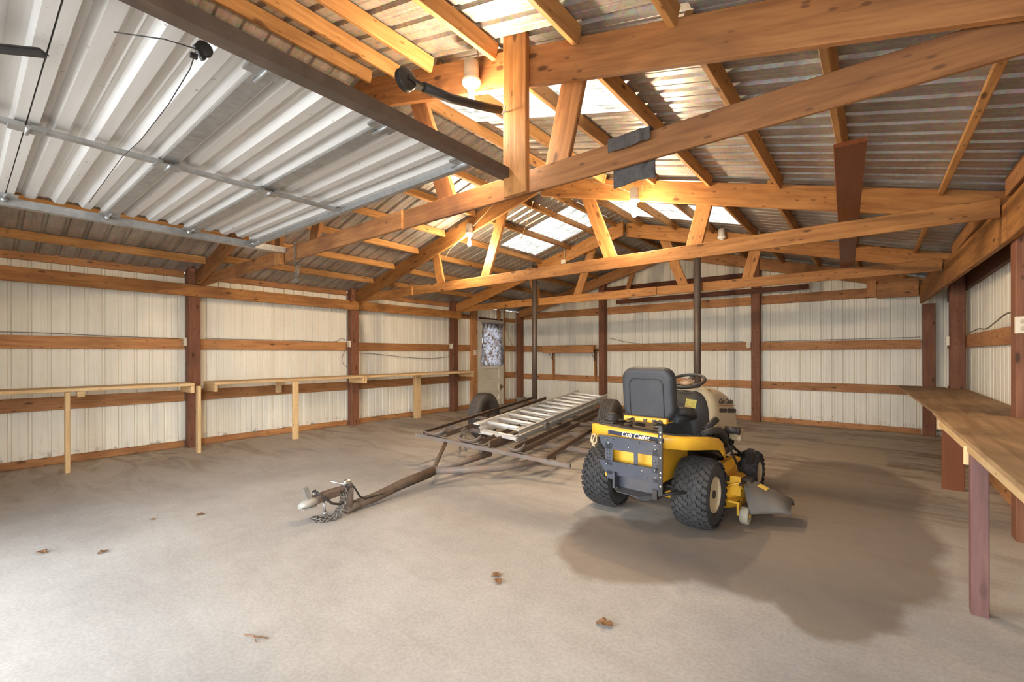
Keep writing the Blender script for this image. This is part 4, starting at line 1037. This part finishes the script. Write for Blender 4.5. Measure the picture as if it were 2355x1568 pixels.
for z in (.72, .69, .655, .55, .45, .42, .36): MB().lathe([(.006, 0), (.006, -.001), (.001, -.001)], 8, 'y', (.254, yb-.0125, z)).build('bolt_hole', LETW, ur)
m = MB(); m.bb(-.085, .19, -.37, -.365, .285, .40); m.loft([[(-.085, -.365, .285), (.19, -.365, .275), (.19, -.365, .28), (-.085, -.365, .29)], [(-.06, -.44, .268), (.11, -.45, .262), (.11, -.45, .267), (-.06, -.44, .273)]], False); m.bb(-.09, -.075, -.44, -.36, .29, .40); mp('drawbar_plate', m, BLUEST)
m = MB(); m.bb(.13, .16, -.369, -.367, .355, .372); mp('warning_sticker', m, LABELM)
m = MB(); m.bb(.20, .23, -.42, -.30, .262, .33); m.tube([(.22, -.40, .285), (.30, -.30, .30), (.38, -.2, .30)], .012, 8); mp('hitch_bracket', m, DARKST)
m = MB(); m.tube([(-.245, -.40, .65), (-.275, -.41, .645), (-.285, -.41, .60), (-.262, -.415, .565), (-.235, -.415, .60), (-.24, -.41, .64)], .006, 8); m.tube([(-.25, -.405, .65), (-.265, -.42, .60), (-.245, -.42, .56)], .005, 8); mp('rope_loop', m, simple('rope', (.55, .42, .25), .8))
# seat
st_ = mp('seat', MB().prism(rrect(.41, .40, .09, 6, -.0, .945), -.055, .055), VINYL, mw=Matrix.Translation((-.005, .0, 0)) @ Matrix.Translation((0, 0, .75)) @ Matrix.Rotation(.10, 4, 'X') @ Matrix.Translation((0, 0, -.75)), mods=bev(.035, 4))
m = MB(); pr = rrect(.27, .33, .05, 5, 0, .90); m.tube([(x, -.0585, z) for x, z in pr], .004, 6, closed=True); m.build('seam', BLACKP, st_, mw=None)
# cushion with raised sides
m = MB(); m.loft([[(x*w, y, z+dz) for x, dz in ((-.5, .0), (-.5, .04), (-.44, .06), (-.36, .055), (-.2, .045), (0, .04), (.2, .045), (.36, .055), (.44, .06), (.5, .04), (.5, 0))] for y, w, z in ((.03, .40, .725), (.15, .42, .725), (.30, .42, .72), (.39, .40, .72), (.44, .34, .715))])
mp('seat_cushion', m, VINYL)
m = MB(); m.bb(-.18, .165, -.10, -.06, .735, .765); m.bb(-.18, .165, -.10, .30, .728, .735); sb = mp('seat_bracket', m, YELLOW, mods=bev(.004, 1))
m = MB()
m.tube([(-.08, -.09, .73), (-.10, -.06, .70), (-.04, -.02, .69)], .012, 8); m.build('latch', RUSTD, sb)
for x in (-.10, .0, .07): MB().box((x, -.105, .742), (.025, .012, .022)).build('clip', RUSTD, sb)
for x in (-.12, .10):
    m = MB(); m.tube([(x+.022*math.cos(a), -.12+.022*math.sin(a), .685+.0055*a/ (PI/2)) for a in [PI/4*k for k in range(26)]], .005, 6); mp('seat_spring', m, DARKST)
# fuel cap
m = MB(); m.lathe([(.055, 0), (.055, .018), (.048, .02)]+[(.046, .035), (.04, .048), (.001, .05)], 24, 'z', (-.262, -.14, .722)); m.lathe([(.036, .048), (.033, .058), (.001, .058)], 20, 'z', (-.262, -.14, .722)); mp('fuel_cap', m, BLACKP)
m = MB(); m.loft([[(-.33+.0*k, y, z), (-.21, y, z), (-.21, y, z+.02), (-.33, y, z+.02)] for k, (y, z) in enumerate(((-.22, .70), (-.10, .705), (.02, .69)))], False); mp('tank_cover', m, BLACKP, mods=bev(.012, 2))
# steering
m = MB(); sc_ = Matrix.Translation((.035, .66, 1.008)) @ Matrix.Rotation(math.radians(20), 4, 'X')
R_ = .145
m.tube([(R_*math.cos(a), R_*math.sin(a), 0) for a in [2*PI*k/40 for k in range(40)]], .0145, 10, closed=True)
sw = mp('steering_wheel', m, BLACKP, mw=sc_)
m = MB(); m.lathe([(.001, -.005), (.06, -.01), (.055, -.035), (.03, -.05)], 20, 'z')
for a in (PI/2+.0, PI/2+2.1, PI/2-2.1): m.box((.08*math.cos(a), .08*math.sin(a), -.016), (.14, .035, .012), Matrix.Rotation(a, 3, 'Z'))
m.build('spokes', BLACKP, sw)
m = MB(); m.lathe([(.001, .004), (.06, -.006), (.07, -.012)], 20, 'z'); m.build('hub_cover', simple('dusty_brown_plastic', (.20, .13, .08), .5), sw)
m = MB(); m.tube([(.035, .675, .975), (.03, .70, .90), (.025, .72, .78)], [.045, .052, .06], 14); mp('steering_column', m, BLACKP)
# dashboard tower
def arch(w, y, z0, z1, e=.5, cx=0.0, n=14):
    out = [(cx-w, y, z0)]
    for k in range(n+1):
        a = PI-PI*k/n; c, s_ = math.cos(a), math.sin(a)
        out.append((cx+w*math.copysign(abs(c)**e, c), y, z0+(z1-z0)*(abs(s_)**e)))
    out.append((cx+w, y, z0)); return out
HX = .02
m = MB(); m.loft([arch(w, y, .45, z, .45, HX) for y, w, z in ((.51, .12, .68), (.545, .165, .85), (.585, .215, .92), (.615, .236, .945))]); ds = mp('dashboard', m, BLACKP)
m = MB(); m.box((.115, .528, .825), (.085, .006, .075), Matrix.Rotation(-.45, 3, 'X') @ Matrix.Rotation(.3, 3, 'Z')); m.build('control_label', simple('green_yellow_label', (.55, .50, .12), .5, 0, .5, 60), ds)
m = MB(); m.lathe([(.016, 0), (.016, -.02), (.001, -.022)], 12, 'y', (.10, .522, .795)); m.box((.105, .500, .76), (.03, .004, .065)); m.build('key', TANTAG, ds)
m = MB(); m.lathe([(.024, -.003), (.024, .003)], 18, 'y', (.135, .495, .715)); m.build('key_fob', ORNG, ds)
m = MB(); m.lathe([(.026, 0), (.026, -.03), (.02, -.035), (.001, -.035)], 18, 'y', (-.10, .53, .80)); m.build('choke_knob', BLACKP, ds)
# hood
m = MB(); m.loft([arch(w, y, z0, z, e, HX) for y, w, z0, z, e in ((.60, .246, .58, .950, .45), (.72, .258, .57, .958, .45), (.90, .26, .54, .945, .46), (1.04, .258, .52, .922, .47), (1.18, .254, .50, .885, .48), (1.29, .246, .49, .83, .5), (1.37, .23, .48, .75, .53), (1.42, .20, .47, .65, .57), (1.44, .16, .47, .58, .6))]); hd = mp('hood', m, CREAMP)
def side(name, yc, zc, w, h, rot, mat, r):
    m = MB(); m.prism(rrect(w, h, r, 4), -.006, .006, 'x'); return m.build(name, mat, hd, Matrix.Translation((HX+.254, yc, zc)) @ Matrix.Rotation(rot, 4, 'X'))
side('hood_vent', .86, .748, .21, .036, -.10, LETB, .016); side('hood_vent', 1.12, .722, .24, .038, -.10, LETB, .016)
side('pin_stripe', .98, .782, .48, .006, -.09, simple('orange_stripe', (.45, .19, .06), .5), .002)
lettering('Cub Cadet', .060, LETB, hd, Matrix.Translation((HX+.259, .93, .822)) @ Matrix.Rotation(math.radians(90), 4, 'Z') @ Matrix.Rotation(math.radians(5), 4, 'Y') @ Matrix.Rotation(PI/2, 4, 'X'), .3, .0015, 'lettering', 1.55, .0012)
m = MB(); m.bb(HX-.23, HX+.235, .75, 1.36, .45, .56); mp('engine_base', m, DARKST, mods=bev(.015, 2))
m = MB()
for k in range(5): m.bb(.24, .30, .86+k*.035, .88+k*.035, .44, .53)
m.tube([(.25, .80, .60), (.30, .84, .52), (.33, .95, .47), (.30, 1.05, .44)], .014, 8); m.tube([(.28, .95, .50), (.34, .98, .40), (.36, 1.05, .36)], .012, 8); mp('engine_block', m, DARKST)
m = MB(); m.bb(.305, .40, .92, 1.03, .485, .575); sd = mp('side_box', m, CREAMP, mods=bev(.01, 2))
# foot pedal and levers
m = MB(); m.tube([(.30, .66, .60), (.36, .66, .615)], .010, 8); m.loft([[(x, .66+.026*math.cos(a), .615+.030*math.sin(a)) for a in [2*PI*k/12 for k in range(12)]] for x in (.35, .45)]); m.lathe([(.036, .45), (.036, .46), (.001, .462)], 14, 'x', (0, .66, .615)); mp('foot_pedal', m, BLACKP)
m = MB(); m.tube([(.25, .30, .60), (.29, .40, .66)], .010, 8); lv = mp('lift_lever', m, DARKST); m = MB(); m.tube([(.275, .36, .635), (.33, .50, .715)], [.024, .026], 12); m.build('grip', BLACKP, lv)
m = MB(); m.tube([(.36, .10, .655), (.39, .22, .665), (.405, .33, .655), (.41, .42, .60), (.40, .50, .53)], [.02, .028, .03, .028, .022], 12); mp('fender_handle', m, BLACKP)
MB().tube([(.40, .50, .56), (.43, .60, .42), (.46, .66, .30)], .009, 8).build('lift_rod', DARKST, mo)
m = MB(); m.box((.47, .95, .36), (.05, .10, .10), Matrix.Rotation(.3, 3, 'X')); m.tube([(.30, 1.0, .33), (.48, 1.02, .36), (.49, .95, .40)], .02, 8); mp('linkage', m, DARKST)
# armrest-like side bolster of the seat
m = MB(); m.tube([(.185, .06, .815), (.215, .16, .80), (.22, .27, .77), (.21, .33, .745)], [.03, .036, .036, .028], 12); mp('seat_bolster', m, BLACKP)
# cutting deck
DK = MB(); DK.loft([[(cx_+x*k, .60+y*k, z) for x, y in rrect(1.06, .66, .22, 6)] for z, k, cx_ in ((.075, 1.0, .0), (.19, 1.0, .0), (.235, .93, 0), (.245, .80, 0))]); dk = mp('mower_deck', DK, YELLOW)
for x, y in ((.38, .42), (0, .75), (-.38, .42)): MB().lathe([(.08, .245), (.08, .28), (.05, .285), (.05, .305), (.001, .305)], 20, 'z', (x, y, 0)).build('spindle_cover', BLACKP, dk)
m = MB(); m.bb(.47, .545, .36, .372, .17, .315); m.bb(.40, .55, .37, .50, .245, .262); m.tube([(.44, .33, .23), (.53, .34, .27), (.56, .38, .22)], .010, 8); m.bb(.36, .40, .40, .80, .25, .38); m.build('deck_bracket', YELLOW, dk)
m = MB(); m.loft([[(.37, .38, .27), (.40, .38, .27), (.40, .38, .295), (.37, .38, .295)], [(.40, .80, .35), (.43, .80, .35), (.43, .80, .375), (.40, .80, .375)]], False); m.build('lift_arm', YELLOW, dk)
# rubber discharge chute
ch_ = MB(); vs = []; nn = 13
for j in range(7):
    t = j/6
    for i in range(nn):
        if i < 5:     # skirt hanging on the rear edge
            k = i/5; a = Vector((.64+.20*t, .25+.14*t, .085+.02*t)); b = Vector((.57+.26*t, .35+.07*t, .252-.085*t-.02*t*t))
            p = a.lerp(b, k)+Vector((0, -.02*math.sin(PI*k), 0))
        else:
            u = (i-5)/(nn-6); p = Vector((.57+.26*t-.02*u*t, .35+.07*t+.25*u, .252-.085*t-.02*t*t+.012*math.sin(PI*u)-(.05*(u-.8)/.2 if u > .8 else 0)))
        if j == 6: p += Vector((.03, 0, -.012))
        vs.append(tuple(p))
ch_.add(vs, [(j*nn+i, j*nn+i+1, (j+1)*nn+i+1, (j+1)*nn+i) for j in range(6) for i in range(nn-1)], True)
cho = mp('discharge_chute', ch_, simple('dusty_rubber', (.13, .115, .098), .7, 0, .2, 10), recalc=False, mods=lambda o: setattr(o.modifiers.new('thick', 'SOLIDIFY'), 'thickness', .008))
m = MB(); m.add([(.64, .44, .2435), (.64, .53, .2435), (.70, .53, .2205), (.70, .44, .2205)], [(0, 1, 2, 3)]); m.build('warning_sticker', LABELM, cho, Matrix.Translation((.0, 0, .004)), recalc=False)
m = MB(); m.tube([(.545, .34, .262), (.545, .62, .262)], .012, 8); m.box((.56, .50, .272), (.07, .09, .02)); m.build('hinge', DARKST, cho)
m = MB(); m.lathe([(.012, -.028), (.055, -.03), (.062, -.022), (.062, .022), (.055, .03), (.012, .028)], 24, 'x', closed=True); dw = mp('deck_wheel', m, simple('dirty_cream_plastic', (.36, .32, .24), .6), mw=Matrix.Translation((.60, .27, .063)))
m = MB(); m.bb(-.055, -.04, -.012, .03, -.01, .09); m.tube([(-.05, 0, 0), (.035, 0, 0)], .009, 8); m.bb(-.12, -.04, -.01, .10, .075, .09); m.build('wheel_bracket', YELLOW, dw)

# ------------------------------------------------------------------ leaves and twigs on the slab
def leaf(x, y, s, rz, label):
    m = MB(); vs = []; n = 9
    for j in range(5):
        t = j/4-.5
        for i in range(n):
            u = i/(n-1); w = math.sin(PI*u)**.7*(1+.35*math.sin(u*17+x*5))
            vs.append((s*(u-.5)*1.5, s*t*w*.9, .004+s*(.22*abs(t)*2*math.sin(PI*u)+.12*math.sin(u*6+y*3)**2)))
    m.add(vs, [(j*n+i, j*n+i+1, (j+1)*n+i+1, (j+1)*n+i) for j in range(4) for i in range(n-1)], True)
    m.tube([(s*.72, 0, .006+s*.1), (s*1.0, s*.1, .008)], .0012, 5)
    o = m.build('dry_leaf', LEAFM, None, Matrix.Translation((x, y, 0)) @ Matrix.Rotation(rz, 4, 'Z'), recalc=False, mods=lambda o: setattr(o.modifiers.new('thick', 'SOLIDIFY'), 'thickness', .0015))
    return tag(o, label, 'leaf', 'dry leaves scattered on the concrete')
leaf(3.236, -9.03, .045, .4, 'dry brown leaf on the concrete, farthest from the mower under the raised door')
leaf(3.53, -8.79, .038, 1.9, 'small dry leaf lying beside another leaf under the raised door')
leaf(5.658, -7.465, .040, .9, 'curled dry leaf, upper one of a pair on the concrete before the mower')
leaf(5.71, -7.51, .042, 2.6, 'flat dry leaf, lower one of a pair on the concrete before the mower')
leaf(6.345, -7.50, .055, .3, 'crumpled dry leaf on bare concrete just beyond the damp patch')
leaf(3.237, -8.18, .040, 1.2, 'dry leaf on the concrete between the trailer coupler and plank bench')
leaf(3.07, -8.44, .028, .2, 'tiny dry leaf on the concrete near the long plank bench')
m = MB(); m.tube([(-.06, -.02, .006), (-.01, .0, .008), (.05, .035, .006)], .003, 5); m.tube([(-.01, 0, .008), (.04, -.01, .006)], .002, 5)
tag(m.build('twig', LEAFM, None, Matrix.Translation((5.195, -8.545, 0))), 'thin dark twig lying on pale concrete away from the machines', 'twig')
